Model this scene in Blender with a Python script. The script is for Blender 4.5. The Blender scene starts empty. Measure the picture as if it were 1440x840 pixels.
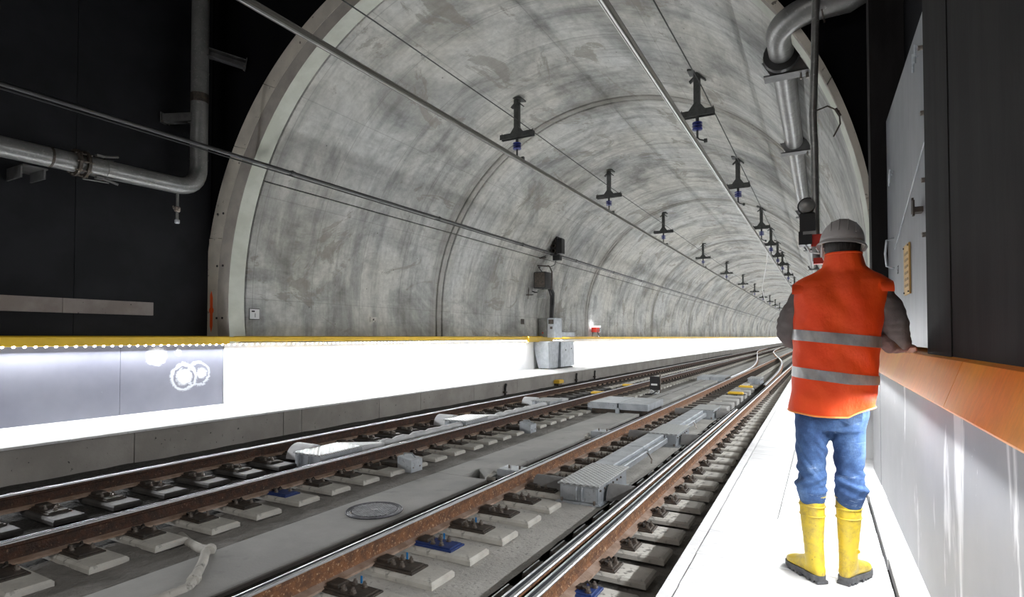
import bpy, bmesh, math, random
from mathutils import Vector, Matrix, noise
random.seed(7)
PI = math.pi
C = bpy.context.scene.collection

# ------------------------------------------------------------------ camera
cam = bpy.data.cameras.new('camera'); camo = bpy.data.objects.new('camera', cam); C.objects.link(camo)
camo.location = (0, 0, 1.66)
cam.sensor_fit = 'HORIZONTAL'; cam.sensor_width = 36.0; cam.lens = 800.0 / 1440 * 36.0
cam.shift_y = 36 / 1440; cam.clip_start = .05; cam.clip_end = 800
def _basis():
    Yv = Vector((438, -18, 800)).normalized()          # tunnel axis in camera space (right, up, forward)
    Zv = Vector((0, 800, 18)).normalized()
    Zv = (Zv - Yv * Zv.dot(Yv)).normalized()
    X = -Yv.cross(Zv)                                  # left handed camera triple
    if X.x < 0: X = -X
    return X, Yv, Zv
_X, _Y, _Z = _basis()
right = Vector((_X.x, _Y.x, _Z.x)); up = Vector((_X.y, _Y.y, _Z.y)); fwd = Vector((_X.z, _Y.z, _Z.z))
camo.matrix_world = Matrix(((right.x, up.x, -fwd.x, 0), (right.y, up.y, -fwd.y, 0), (right.z, up.z, -fwd.z, 1.69), (0, 0, 0, 1)))
bpy.context.scene.camera = camo

# ------------------------------------------------------------------ world, exposure
w = bpy.data.worlds.new('world'); bpy.context.scene.world = w; w.use_nodes = True
w.node_tree.nodes['Background'].inputs[0].default_value = (.6, .65, .75, 1)
w.node_tree.nodes['Background'].inputs[1].default_value = .02
vs = bpy.context.scene.view_settings
vs.view_transform = 'Standard'; vs.look = 'None'; vs.gamma = 1; vs.use_curve_mapping = False; vs.exposure = 0.0

# ------------------------------------------------------------------ lamps: the LED lines under both copings, plus added inward and hall fill
def area(name, loc, nrm, sx, sy, power, col=(1, 1, 1), spread=180):
    l = bpy.data.lights.new(name, 'AREA'); l.shape = 'RECTANGLE'; l.size = sx; l.size_y = sy; l.energy = power; l.color = col
    l.spread = math.radians(spread)
    o = bpy.data.objects.new(name, l); C.objects.link(o)
    z = -Vector(nrm).normalized(); y = Vector((0, 1, 0)); y = (y - z * y.dot(z)).normalized(); x = y.cross(z)
    m = Matrix((x, y, z)).transposed().to_4x4(); m.translation = Vector(loc); o.matrix_world = m
    return o
LED = (.96, .98, 1.0)
LD, LS, RD, RS = 36, 11, 14, 9.5                       # watts per metre: left down, left inward fill, right down, right inward fill
for y0, y1 in ((-5, 1), (1, 6.9), (6.9, 14), (14, 26), (26, 45), (45, 80), (80, 150), (150, 300)):
    L = y1 - y0; yc = (y0 + y1) / 2
    area('led_line_left_down', (-9.86, yc, 1.50), (.25, 0, -1), .04, L, (LD if y0 > 6 else LD * .55) * L, LED)
    area('fill_left_inward', (-9.80, yc, 1.68), (1, 0, .38), .03, L, LS * L, LED)  # added fill strip that brightens the vault, not one of the LED rows
for y0, y1 in ((-4, 1), (1, 6.4)):
    L = y1 - y0; yc = (y0 + y1) / 2
    area('led_line_right_down', (.48 - .0107 * yc - .055, yc, 1.40), (-.62, 0, -1), .03, L, RD * L, LED, 125)
for y0, y1 in ((7, 14), (14, 26), (26, 45), (45, 80), (80, 150), (150, 300)):
    L = y1 - y0; yc = (y0 + y1) / 2
    area('led_line_right_down', (.20, yc, 1.48), (-.35, 0, -1), .03, L, RD * L, LED)
    area('fill_right_inward', (.16, yc, 1.62), (-1, 0, .38), .03, L, RS * L, LED)  # added fill strip facing inward to light the left side of the vault
area('hall_fill', (-4.5, -4.5, 6.5), (.15, .8, -.5), 5, .6, 150, (1, .97, .93))  # unseen fill added behind the camera to light the worker's back

# ------------------------------------------------------------------ node materials
def nt(name):
    m = bpy.data.materials.new(name); m.use_nodes = True; t = m.node_tree
    return m, t, t.nodes['Principled BSDF']
def node(t, typ, **k):
    n = t.nodes.new(typ)
    for a, b in k.items():
        if a.startswith('i_'): n.inputs[int(a[2:])].default_value = b
        else: setattr(n, a, b)
    return n
def L_(t, a, b): t.links.new(a, b)
def coord(t, stretch=(1, 1, 1), kind='Object'):
    tc = node(t, 'ShaderNodeTexCoord'); mp = node(t, 'ShaderNodeMapping'); mp.inputs['Scale'].default_value = stretch
    L_(t, tc.outputs[kind], mp.inputs[0]); return mp.outputs[0]
def noi(t, v, scale, detail=6, rough=.6, dist=0):
    n = node(t, 'ShaderNodeTexNoise'); n.inputs['Scale'].default_value = scale; n.inputs['Detail'].default_value = detail
    n.inputs['Roughness'].default_value = rough; n.inputs['Distortion'].default_value = dist
    L_(t, v, n.inputs['Vector']); return n.outputs['Fac']
def ramp(t, f, stops):
    r = node(t, 'ShaderNodeValToRGB'); e = r.color_ramp.elements
    while len(e) > 1: e.remove(e[-1])
    e[0].position = stops[0][0]; e[0].color = (*stops[0][1], 1) if len(stops[0][1]) == 3 else stops[0][1]
    for p, c in stops[1:]:
        q = e.new(p); q.color = (*c, 1)
    L_(t, f, r.inputs[0]); return r.outputs[0]
def g3(x): return (x, x, x)
def mixc(t, f, a, b, mode='MIX'):
    m = node(t, 'ShaderNodeMix', data_type='RGBA', blend_type=mode)
    if isinstance(f, (int, float)): m.inputs[0].default_value = f
    else: L_(t, f, m.inputs[0])
    for s, i in ((a, 6), (b, 7)):
        if isinstance(s, tuple): m.inputs[i].default_value = (*s, 1)
        else: L_(t, s, m.inputs[i])
    return m.outputs[2]
def bump(t, b, h, strength, dist=.01):
    n = node(t, 'ShaderNodeBump'); n.inputs['Strength'].default_value = strength; n.inputs['Distance'].default_value = dist
    L_(t, h, n.inputs['Height']); L_(t, n.outputs[0], b.inputs['Normal'])
def M(name, c1, c2=None, scale=4, rough=.7, metal=0, bmp=0, bscale=60, stretch=(1, 1, 1), lo=.4, hi=.6, detail=6, c3=None, s3=25, lo3=.58, hi3=.66, spec=.5, bd=.01):
    m, t, b = nt(name)
    b.inputs['Roughness'].default_value = rough; b.inputs['Metallic'].default_value = metal
    b.inputs['Specular IOR Level'].default_value = spec
    b.inputs['Base Color'].default_value = (*c1, 1)
    if c2 or bmp:
        v = coord(t, stretch)
    if c2:
        col = ramp(t, noi(t, v, scale, detail), [(lo, c1), (hi, c2)])
        if c3: col = mixc(t, ramp(t, noi(t, v, s3, 4), [(lo3, g3(0)), (hi3, g3(1))]), col, c3)
        L_(t, col, b.inputs['Base Color'])
    if bmp: bump(t, b, noi(t, v, bscale, 5), bmp, bd)
    return m
def emit(name, col, s):
    m, t, b = nt(name); b.inputs['Emission Color'].default_value = (*col, 1); b.inputs['Emission Strength'].default_value = s
    b.inputs['Base Color'].default_value = (*col, 1); return m

def lining_mat():
    m, t, b = nt('lining concrete')
    tc = node(t, 'ShaderNodeTexCoord'); sep = node(t, 'ShaderNodeSeparateXYZ'); L_(t, tc.outputs['Object'], sep.inputs[0])
    def ma(op, a, c=None):
        n = node(t, 'ShaderNodeMath', operation=op)
        for i, s in enumerate((a, c)):
            if s is None: continue
            if isinstance(s, (int, float)): n.inputs[i].default_value = s
            else: L_(t, s, n.inputs[i])
        return n.outputs[0]
    dx = ma('ADD', sep.outputs[0], 4.78); dz = ma('SUBTRACT', sep.outputs[2], 2.44)
    th = ma('MULTIPLY', ma('ARCTAN2', dx, dz), 5.3)
    def uv(a, y):
        cb = node(t, 'ShaderNodeCombineXYZ'); L_(t, ma('MULTIPLY', th, a), cb.inputs[0]); L_(t, ma('MULTIPLY', sep.outputs[1], y), cb.inputs[1]); return cb.outputs[0]
    base = ramp(t, noi(t, uv(1, 1), .42, 9, .66, .7), [(.30, g3(.17)), (.44, g3(.38)), (.56, g3(.58)), (.70, g3(.42))])
    fine = ramp(t, noi(t, uv(1, 1), 7, 8, .7), [(.3, g3(.78)), (.7, g3(1.12))])
    streak = ramp(t, noi(t, uv(.22, 2.6), 1.1, 6, .65), [(.34, g3(.48)), (.52, g3(1.06)), (.8, g3(1.0))])
    streak2 = ramp(t, noi(t, uv(.08, 9), 1.0, 4, .6), [(.30, g3(.78)), (.45, g3(1.0))])
    drag = ramp(t, noi(t, uv(2.2, .35), 1.2, 7, .75, .4), [(.35, g3(.68)), (.5, g3(1.05))])
    col = mixc(t, 1, base, fine, 'MULTIPLY'); col = mixc(t, .6, col, streak, 'MULTIPLY'); col = mixc(t, .35, col, streak2, 'MULTIPLY'); col = mixc(t, .55, col, drag, 'MULTIPLY')
    tint = ramp(t, noi(t, uv(1, 1), .25, 3), [(.4, (1.0, .985, .90)), (.6, (.96, .975, .94))])
    col = mixc(t, 1, col, tint, 'MULTIPLY')
    # damp brown patches and dark voids
    patch = ramp(t, noi(t, uv(.8, .5), .75, 8, .7, 1.2), [(.57, g3(0)), (.60, g3(1))])
    col = mixc(t, ma('MULTIPLY', patch, .6), col, (.22, .20, .165))
    jf = ma('ABSOLUTE', ma('SUBTRACT', ma('FRACT', ma('DIVIDE', ma('ADD', sep.outputs[1], 4.2), 12)), .5))
    jd = ma('ADD', jf, ma('MULTIPLY', noi(t, uv(1, 1), 1.6, 6, .7), .03))
    seep = ramp(t, jd, [(.022, g3(1)), (.060, g3(0))])
    col = mixc(t, ma('MULTIPLY', seep, .55), col, (.20, .185, .155))
    vor = node(t, 'ShaderNodeTexVoronoi'); vor.inputs['Scale'].default_value = 2.3; L_(t, uv(1, 1), vor.inputs['Vector'])
    holes = ramp(t, vor.outputs['Distance'], [(.035, g3(1)), (.05, g3(0))])
    col = mixc(t, ma('MULTIPLY', holes, .8), col, (.09, .085, .075))
    # faint shutter lines every 1.5 m
    fr = ma('FRACT', ma('DIVIDE', sep.outputs[1], 1.5)); ln = ma('LESS_THAN', fr, .016)
    col = mixc(t, ma('MULTIPLY', ln, .3), col, (.12, .115, .1))
    fr2 = ma('FRACT', ma('DIVIDE', th, 2.08)); ln2 = ma('LESS_THAN', fr2, .010)
    col = mixc(t, ma('MULTIPLY', ln2, .28), col, (.14, .135, .12))
    L_(t, col, b.inputs['Base Color']); b.inputs['Roughness'].default_value = .75
    bump(t, b, noi(t, uv(1, 1), 9, 8, .7), .35, .03)
    return m
MT = {}
MT['lining'] = lining_mat()
MT['joint'] = M('joint dark concrete', (.035, .032, .028), (.06, .055, .05), 3)
MT['ring'] = M('portal concrete', (.72, .67, .58), (.58, .54, .47), 1.6, .8, bmp=.25, bscale=30, c3=(.2, .18, .15), s3=9, lo3=.66, hi3=.70)
MT['ring2'] = M('portal inner face', (.50, .52, .45), (.60, .62, .55), 2.2, .8, stretch=(1, .4, 1), bmp=.2, bscale=12)
MT['ring3'] = M('portal inner band', (.36, .33, .30), (.46, .43, .38), 2.5, .8, bmp=.2)
MT['black'] = M('black wall paint', (.010, .011, .013), (.016, .017, .020), 1.3, .65, bmp=.05, spec=.25)
MT['blackhall'] = M('hall black', (.004, .004, .005), None, rough=.9, spec=.1)
MT['dark_panel'] = M('charcoal metal cladding', (.011, .010, .010), (.018, .0165, .0165), 1.8, .75, stretch=(3, 3, .6), bmp=.05, bscale=20, spec=.12)
MT['kerb'] = M('kerb concrete', (.30, .28, .255), (.37, .35, .32), 1.5, .8, bmp=.3, bscale=35, c3=(.07, .065, .06), s3=20, lo3=.68, hi3=.70)
MT['whitewall'] = M('white coated concrete', (.82, .82, .82), (.74, .74, .75), .8, .5)
MT['plank'] = M('white walkway plank', (.80, .80, .80), (.70, .70, .70), 1.6, .65, stretch=(1, 3, 1), c3=(.62, .62, .62), s3=7, bmp=.1)
MT['slab'] = M('smooth track concrete', (.44, .435, .415), (.36, .355, .34), 1.2, .8, bmp=.25, bscale=40, c3=(.22, .215, .21), s3=3, lo3=.60, hi3=.80)
MT['mortar'] = M('rough mortar', (.19, .18, .165), (.27, .255, .235), 3, .95, bmp=1, bscale=28, stretch=(1, .7, 1), bd=.03)
MT['bed'] = M('light rough track concrete', (.40, .385, .355), (.50, .485, .45), 2, .9, bmp=.7, bscale=35, bd=.015, c3=(.30, .29, .27), s3=30)
MT['darkbed'] = M('black gravel strip', (.03, .029, .027), (.07, .067, .062), 30, .95, bmp=1, bscale=50, bd=.02)
MT['pad'] = M('grout pad concrete', (.46, .44, .40), (.58, .56, .51), 5, .8, bmp=.3, bscale=40, c3=(.2, .19, .17), s3=12)
MT['rust'] = M('rusty rail steel', (.24, .105, .045), (.13, .062, .034), 14, .75, .1, bmp=.9, bscale=55, c3=(.48, .30, .17), s3=45, lo3=.58, hi3=.64, detail=8)
MT['rustdark'] = M('dark rusty rail steel', (.085, .038, .022), (.045, .026, .018), 14, .75, .2, bmp=.9, bscale=55, c3=(.22, .14, .09), s3=45, lo3=.62, hi3=.68, detail=8)
MT['railfoot'] = M('dusty rail foot', (.38, .28, .22), (.25, .165, .115), 8, .75, .1, bmp=.4, bscale=40)
MT['polish'] = M('polished rail edge', (.88, .89, .92), None, rough=.42, metal=1)
MT['railtop'] = M('rail top dark reflection', (.030, .032, .038), (.05, .052, .06), 5, .8, 0, stretch=(1, .05, 1), spec=.15)  # dark reflection along the rail top, put into the colour
MT['steel'] = M('black fixing steel', (.055, .048, .042), (.10, .08, .065), 12, .55, .5, bmp=.3)
MT['bolt'] = M('greased bolt steel', (.30, .27, .24), (.16, .13, .11), 20, .4, .7)
MT['ironrib'] = M('cast iron ribs', (.24, .24, .26), (.17, .17, .185), 20, .5, .4)
MT['darkpad'] = M('dark oily pad', (.045, .042, .04), (.08, .075, .07), 6, .6)
MT['blue'] = M('blue plate paint', (.012, .03, .13), (.018, .045, .18), 12, .5)
MT['bluetape'] = M('blue marking', (.02, .22, .55), None, rough=.6)
MT['galv'] = M('galvanised sheet', (.42, .45, .48), (.54, .57, .60), 5, .45, .55, c3=(.34, .36, .38), s3=20)
MT['galvdull'] = M('dull zinc pipe', (.21, .21, .205), (.27, .27, .26), 6, .38, .5, c3=(.33, .33, .32), s3=22)
MT['pipe'] = M('grey painted pipe', (.20, .205, .20), (.25, .25, .245), 5, .3, .25, c3=(.32, .32, .31), s3=30)
MT['bracket'] = M('galvanised bracket', (.13, .13, .13), (.17, .17, .17), 9, .5, .5)
MT['yellow'] = M('yellow coping paint', (.72, .46, .015), (.63, .40, .012), 3, .45)
MT['yellowbox'] = M('yellow balise', (.8, .5, .04), None, rough=.5)
MT['white'] = M('white paint', (.75, .75, .75), None, rough=.5)
MT['cover'] = M('white cover sheet', (.72, .73, .74), (.60, .61, .62), 3, .6, bmp=.3, bscale=6)
MT['hood'] = M('grey rubber hood', (.16, .155, .15), (.22, .215, .21), 4, .65, bmp=.4, bscale=14)
MT['cast'] = M('cast iron cover', (.10, .10, .11), (.07, .07, .078), 15, .5, .5)
MT['blackm'] = M('black device housing', (.012, .012, .013), None, rough=.4)
MT['blackpipe'] = M('black cable pipe', (.018, .018, .019), None, rough=.35, spec=.6)
MT['mast'] = M('dark green grey mast steel', (.050, .052, .050), (.075, .078, .075), 9, .55, .4)
MT['insul'] = M('blue insulator', (.012, .02, .16), None, rough=.3)
MT['alu'] = M('aluminium conductor profile', (.55, .55, .53), (.66, .66, .64), 3, .35, .7)
MT['aludark'] = M('aluminium profile web', (.22, .21, .19), None, rough=.5, metal=.5)
MT['concbeam'] = M('pale concrete beam', (.34, .30, .28), (.42, .38, .36), 3, .85, c3=(.1, .09, .09), s3=18, lo3=.68, hi3=.7)
MT['orangemark'] = M('orange survey paint', (.95, .13, .02), None, rough=.7)
MT['red'] = M('red plastic', (.5, .03, .015), None, rough=.5)
MT['plaque'] = M('yellow ochre plaque', (.56, .36, .11), (.50, .31, .09), 6, .5)
MT['plaquetext'] = M('plaque lettering', (.28, .18, .06), None, rough=.6)
MT['ink'] = M('black ink', (.02, .02, .02), None, rough=.6)
MT['led'] = emit('led lens', (.95, .97, 1), 14)
MT['lamp'] = emit('small warning lamp glass', (.95, .95, 1), 10)

def sheet_mat():          # brushed door panel with scratches
    m, t, b = nt('light grey door sheet')
    v = coord(t, (1, 1, 1)); vv = coord(t, (3, 3, .35))
    c = ramp(t, noi(t, v, 1.5, 6), [(.35, (.25, .265, .285)), (.65, (.33, .345, .365))])
    c = mixc(t, .5, c, ramp(t, noi(t, vv, 4, 8, .7), [(.35, g3(.75)), (.6, g3(1.1))]), 'MULTIPLY')
    sc = ramp(t, noi(t, coord(t, (14, 14, 2.5)), 5, 5, .8, .5), [(.66, g3(0)), (.70, g3(1))])
    mm = node(t, 'ShaderNodeMath', operation='MULTIPLY'); L_(t, sc, mm.inputs[0]); mm.inputs[1].default_value = .3
    c = mixc(t, mm.outputs[0], c, (.6, .62, .65))
    L_(t, c, b.inputs['Base Color']); b.inputs['Roughness'].default_value = .4; b.inputs['Metallic'].default_value = .3
    return m
MT['sheet'] = sheet_mat()
def parapet_mat(name, a, bcol, wear, lo, hi):
    m, t, b = nt(name)
    v = coord(t, (1, 1, 1))
    c = ramp(t, noi(t, v, 1.2, 5), [(.35, a), (.65, bcol)])
    smear = ramp(t, noi(t, coord(t, (2.2, 2.2, .55)), 1.7, 7, .6, .5), [(lo, g3(0)), (hi, g3(1))])
    c = mixc(t, smear, c, wear)
    for sx, r, th in (((30, 9, 6), 1.5, .69), ((10, 26, 9), 2.2, .70)):
        s = ramp(t, noi(t, coord(t, sx), 1.3, 6, .8, r), [(th, g3(0)), (th + .02, g3(1))])
        c = mixc(t, s, c, wear)
    L_(t, c, b.inputs['Base Color']); b.inputs['Roughness'].default_value = .5; b.inputs['Metallic'].default_value = .1
    return m
MT['parapetR'] = parapet_mat('scuffed grey parapet sheet', (.29, .29, .30), (.36, .36, .37), (.75, .75, .75), .60, .66)
def leftpanel_mat():
    m, t, b = nt('blue grey wall coating')
    tc = node(t, 'ShaderNodeTexCoord'); v = tc.outputs['Object']
    c = ramp(t, noi(t, v, .9, 4), [(.35, (.145, .15, .19)), (.65, (.19, .195, .235))])
    s = ramp(t, noi(t, v, 11, 6, .8, 1.5), [(.69, g3(0)), (.72, g3(1))]); c = mixc(t, s, c, (.6, .62, .66))
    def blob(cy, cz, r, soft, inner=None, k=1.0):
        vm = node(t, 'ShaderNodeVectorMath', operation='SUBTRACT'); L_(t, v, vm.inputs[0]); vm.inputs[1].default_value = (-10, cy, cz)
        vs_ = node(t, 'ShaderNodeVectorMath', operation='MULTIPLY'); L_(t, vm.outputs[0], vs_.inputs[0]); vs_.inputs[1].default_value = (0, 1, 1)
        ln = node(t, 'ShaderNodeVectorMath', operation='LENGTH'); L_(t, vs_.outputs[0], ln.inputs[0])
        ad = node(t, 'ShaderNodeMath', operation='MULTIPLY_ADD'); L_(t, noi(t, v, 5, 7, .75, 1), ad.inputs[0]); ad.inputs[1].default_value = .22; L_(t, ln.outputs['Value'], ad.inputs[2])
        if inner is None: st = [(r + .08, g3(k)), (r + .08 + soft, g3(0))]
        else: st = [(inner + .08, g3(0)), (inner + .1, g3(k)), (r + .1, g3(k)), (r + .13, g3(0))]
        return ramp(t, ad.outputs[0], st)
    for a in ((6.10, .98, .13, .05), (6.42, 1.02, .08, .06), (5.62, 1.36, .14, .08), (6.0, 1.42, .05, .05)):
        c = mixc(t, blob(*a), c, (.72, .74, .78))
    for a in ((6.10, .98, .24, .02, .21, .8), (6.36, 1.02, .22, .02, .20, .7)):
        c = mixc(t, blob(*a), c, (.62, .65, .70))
    L_(t, c, b.inputs['Base Color']); b.inputs['Roughness'].default_value = .35; b.inputs['Metallic'].default_value = .2
    return m
MT['leftpanel'] = leftpanel_mat()
def orange_mat():
    m, t, b = nt('worn orange coping paint')
    v = coord(t); c = ramp(t, noi(t, v, 1.3, 4), [(.35, (.90, .23, .010)), (.62, (.95, .38, .02))])
    c = mixc(t, .35, c, ramp(t, noi(t, coord(t, (14, 14, 2)), 3, 6, .8), [(.4, g3(.7)), (.6, g3(1.1))]), 'MULTIPLY')
    L_(t, c, b.inputs['Base Color']); b.inputs['Roughness'].default_value = .32; b.inputs['Metallic'].default_value = .15
    return m
MT['orange'] = orange_mat()
def chequer_mat():
    m, t, b = nt('chequer plate')
    v = coord(t, (1, 1, 1)); w1 = node(t, 'ShaderNodeTexWave', wave_type='BANDS', bands_direction='DIAGONAL'); w1.inputs['Scale'].default_value = 9; L_(t, v, w1.inputs[0])
    w2 = node(t, 'ShaderNodeTexWave', wave_type='BANDS', bands_direction='DIAGONAL'); w2.inputs['Scale'].default_value = 9
    L_(t, coord(t, (-1, 1, 1)), w2.inputs[0])
    mm = node(t, 'ShaderNodeMath', operation='MAXIMUM'); L_(t, w1.outputs['Fac'], mm.inputs[0]); L_(t, w2.outputs['Fac'], mm.inputs[1])
    L_(t, ramp(t, mm.outputs[0], [(.7, (.36, .37, .37)), (.95, (.58, .60, .60))]), b.inputs['Base Color'])
    b.inputs['Metallic'].default_value = .5; b.inputs['Roughness'].default_value = .42
    bump(t, b, mm.outputs[0], .8, .01); return m
MT['chequer'] = chequer_mat()

# ------------------------------------------------------------------ mesh builder
class MB:
    def __init__(s): s.v = []; s.f = []; s.mi = []; s.cur = 0
    def mat(s, i): s.cur = i; return s
    def add(s, vs, fs):
        n = len(s.v); s.v += [tuple(p) for p in vs]; s.f += [tuple(i + n for i in f) for f in fs]; s.mi += [s.cur] * len(fs); return s
    def box(s, x0, x1, y0, y1, z0, z1, taper=0):
        t = taper
        vs = [(x0, y0, z0), (x1, y0, z0), (x1, y1, z0), (x0, y1, z0), (x0 + t, y0 + t, z1), (x1 - t, y0 + t, z1), (x1 - t, y1 - t, z1), (x0 + t, y1 - t, z1)]
        return s.add(vs, [(3, 2, 1, 0), (4, 5, 6, 7), (0, 1, 5, 4), (1, 2, 6, 5), (2, 3, 7, 6), (3, 0, 4, 7)])
    def bbox(s, x0, x1, y0, y1, z0, z1, b=.01):      # box with chamfered top edge
        n = len(s.v); q = []
        for (z, t) in ((z0, 0), (z1 - b, 0), (z1, b)):
            q += [(x0 + t, y0 + t, z), (x1 - t, y0 + t, z), (x1 - t, y1 - t, z), (x0 + t, y1 - t, z)]
        f = [(3, 2, 1, 0), (8, 9, 10, 11)]
        for l in (0, 4):
            for i in range(4): j = (i + 1) % 4; f.append((l + i, l + j, l + 4 + j, l + 4 + i))
        return s.add(q, f)
    def obox(s, c, ax, ay, az, hx, hy, hz):          # oriented box
        c = Vector(c); ax = Vector(ax).normalized(); ay = Vector(ay).normalized(); az = Vector(az).normalized(); q = []
        for z in (-1, 1):
            for x, y in ((-1, -1), (1, -1), (1, 1), (-1, 1)): q.append(c + ax * hx * x + ay * hy * y + az * hz * z)
        return s.add(q, [(3, 2, 1, 0), (4, 5, 6, 7), (0, 1, 5, 4), (1, 2, 6, 5), (2, 3, 7, 6), (3, 0, 4, 7)])
    def tube(s, pts, r, n=12, caps=True):
        pts = [Vector(p) for p in pts]; k = len(pts); rr = r if isinstance(r, (list, tuple)) else [r] * k
        t0 = (pts[1] - pts[0]).normalized(); ref = Vector((0, 0, 1)) if abs(t0.z) < .9 else Vector((1, 0, 0))
        u = t0.cross(ref).normalized(); q = []
        for i, p in enumerate(pts):
            t = (pts[min(i + 1, k - 1)] - pts[max(i - 1, 0)]).normalized()
            u = (u - t * u.dot(t)).normalized(); v = t.cross(u)
            q += [p + (u * math.cos(2 * PI * j / n) + v * math.sin(2 * PI * j / n)) * rr[i] for j in range(n)]
        f = [(i * n + j, i * n + (j + 1) % n, (i + 1) * n + (j + 1) % n, (i + 1) * n + j) for i in range(k - 1) for j in range(n)]
        if caps: f += [tuple(range(n))[::-1], tuple((k - 1) * n + j for j in range(n))]
        return s.add(q, f)
    def cyl(s, a, b, r, n=12, r2=None): return s.tube([a, b], [r, r if r2 is None else r2], n)
    def prism(s, prof, y0, y1, caps=True, dx=0):     # profile in x,z swept along y
        n = len(prof); q = [(x, y0, z) for x, z in prof] + [(x + dx, y1, z) for x, z in prof]
        f = [(i, (i + 1) % n, n + (i + 1) % n, n + i) for i in range(n)]
        if caps: f += [tuple(range(n))[::-1], tuple(range(n, 2 * n))]
        return s.add(q, f)
    def lathe(s, o, axis, prof, n=16):               # prof: (dist along axis, radius)
        o = Vector(o); a = Vector(axis).normalized()
        return s.tube2([o + a * d for d, _ in prof], [r for _, r in prof], a, n)
    def tube2(s, pts, rr, a, n):
        ref = Vector((0, 0, 1)) if abs(a.z) < .9 else Vector((1, 0, 0)); u = a.cross(ref).normalized(); v = a.cross(u); q = []
        for p, r in zip(pts, rr): q += [p + (u * math.cos(2 * PI * j / n) + v * math.sin(2 * PI * j / n)) * max(r, 1e-4) for j in range(n)]
        k = len(pts)
        f = [(i * n + j, i * n + (j + 1) % n, (i + 1) * n + (j + 1) % n, (i + 1) * n + j) for i in range(k - 1) for j in range(n)]
        f += [tuple(range(n))[::-1], tuple((k - 1) * n + j for j in range(n))]
        return s.add(q, f)
    def mesh(s, name, mats, smooth=False):
        me = bpy.data.meshes.new(name); me.from_pydata(s.v, [], s.f)
        if not isinstance(mats, (list, tuple)): mats = [mats]
        for m in mats: me.materials.append(MT[m] if isinstance(m, str) else m)
        me.polygons.foreach_set('material_index', s.mi)
        bm = bmesh.new(); bm.from_mesh(me); bmesh.ops.recalc_face_normals(bm, faces=bm.faces); bm.to_mesh(me); bm.free()
        if smooth: me.shade_smooth(); 
        if smooth == 'a': me.set_sharp_from_angle(angle=math.radians(40))
        return me
    def build(s, name, mats, parent=None, smooth=False):
        o = bpy.data.objects.new(name, s.mesh(name, mats, smooth)); C.objects.link(o)
        if parent is not None:
            o.parent = parent; o.location = -origin(parent)
        return o
def origin(o):
    p = Vector(o.location)
    if o.parent: p = p + origin(o.parent)
    return p
def tag(o, label=None, cat=None, group=None, kind=None):
    if label: o['label'] = label
    if cat: o['category'] = cat
    if group: o['group'] = group
    if kind: o['kind'] = kind
    return o
def thing(name, label, cat, loc, group=None):
    o = bpy.data.objects.new(name, None); C.objects.link(o); o.location = loc; o.empty_display_size = .1
    return tag(o, label, cat, group)
def struct(name, mb, mat, label=None, cat=None, parent=None, smooth=False):
    o = mb.build(name, mat, parent, smooth); o['kind'] = 'structure'
    return tag(o, label, cat)
def sempty(name, label, cat, loc=(0, 0, 0)):
    o = thing(name, label, cat, loc); o['kind'] = 'structure'; return o
def child(name, me, parent, loc):                    # shared mesh, world location of its own origin
    o = bpy.data.objects.new(name, me); C.objects.link(o); o.parent = parent; o.location = Vector(loc) - origin(parent); return o
def text(name, s, size, mat, parent, loc, rot):
    c = bpy.data.curves.new(name, 'FONT'); c.body = s; c.size = size; c.extrude = .0008; c.align_x = 'CENTER'; c.align_y = 'CENTER'; c.materials.append(MT[mat])
    t = bpy.data.objects.new('tmp', c); C.objects.link(t); bpy.context.view_layer.update()
    me = bpy.data.meshes.new_from_object(t.evaluated_get(bpy.context.evaluated_depsgraph_get())); bpy.data.objects.remove(t)
    o = child(name, me, parent, loc); o.rotation_euler = rot; return o
ORD = ['', 'first', 'second', 'third', 'fourth', 'fifth', 'sixth', 'seventh', 'eighth', 'ninth', 'tenth', 'eleventh', 'twelfth', 'thirteenth', 'fourteenth']

# ------------------------------------------------------------------ setting: tunnel
CX, CZ, RI = -4.78, 2.44, 5.28
END = 300.0
def arcpanel(y0, y1, a0, a1, R=RI, th=.12, seg=None, bev=.02):
    """a in degrees measured from +x over the crown to -x; values <0 or >180 run down the straight wall"""
    mb = MB(); seg = seg or max(2, int(abs(a1 - a0) / 4)); n = seg + 1
    def pt(a, r):
        if a < 0: return (CX + r, CZ + a * .09)
        if a > 180: return (CX - r, CZ - (a - 180) * .09)
        return (CX + r * math.cos(math.radians(a)), CZ + r * math.sin(math.radians(a)))
    rows = []
    for y, r in ((y0, R + th), (y0, R + bev), (y0 + bev, R), (y1 - bev, R), (y1, R + bev), (y1, R + th)):
        rows.append([(pt(a0 + (a1 - a0) * i / seg, r)[0], y, pt(a0 + (a1 - a0) * i / seg, r)[1]) for i in range(n)])
    q = [p for r in rows for p in r]; f = []
    for k in range(5):
        for i in range(seg): f.append((k * n + i, k * n + i + 1, (k + 1) * n + i + 1, (k + 1) * n + i))
    f += [tuple(k * n for k in range(6)), tuple(k * n + seg for k in range(6))[::-1]]
    return mb.add(q, f)
tun = sempty('wall_tunnel', 'curved grey concrete tunnel lining with ring joints', 'wall')
ys = [7.32, 13.72, 14.0]
y = 14.0
while y < 110: y += 12; ys += [y - .28, y] if y < 60 else [y]
ys += [END]
AJ = [-9.4, 26.0, 154.3, 189.4]                      # construction joints along the tunnel
for i in range(len(ys) - 1):
    a, b = ys[i], ys[i + 1]; g = .030 if b < 30 else .045
    for j in range(3):
        p = arcpanel(a + g, b - g, AJ[j] + .14, AJ[j + 1] - .14)
        p.build('joint_band' if b - a < 1 else 'lining_panel', 'lining', tun, smooth='a')
mb = MB(); n = 48; R = RI + .09
q = []
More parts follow.
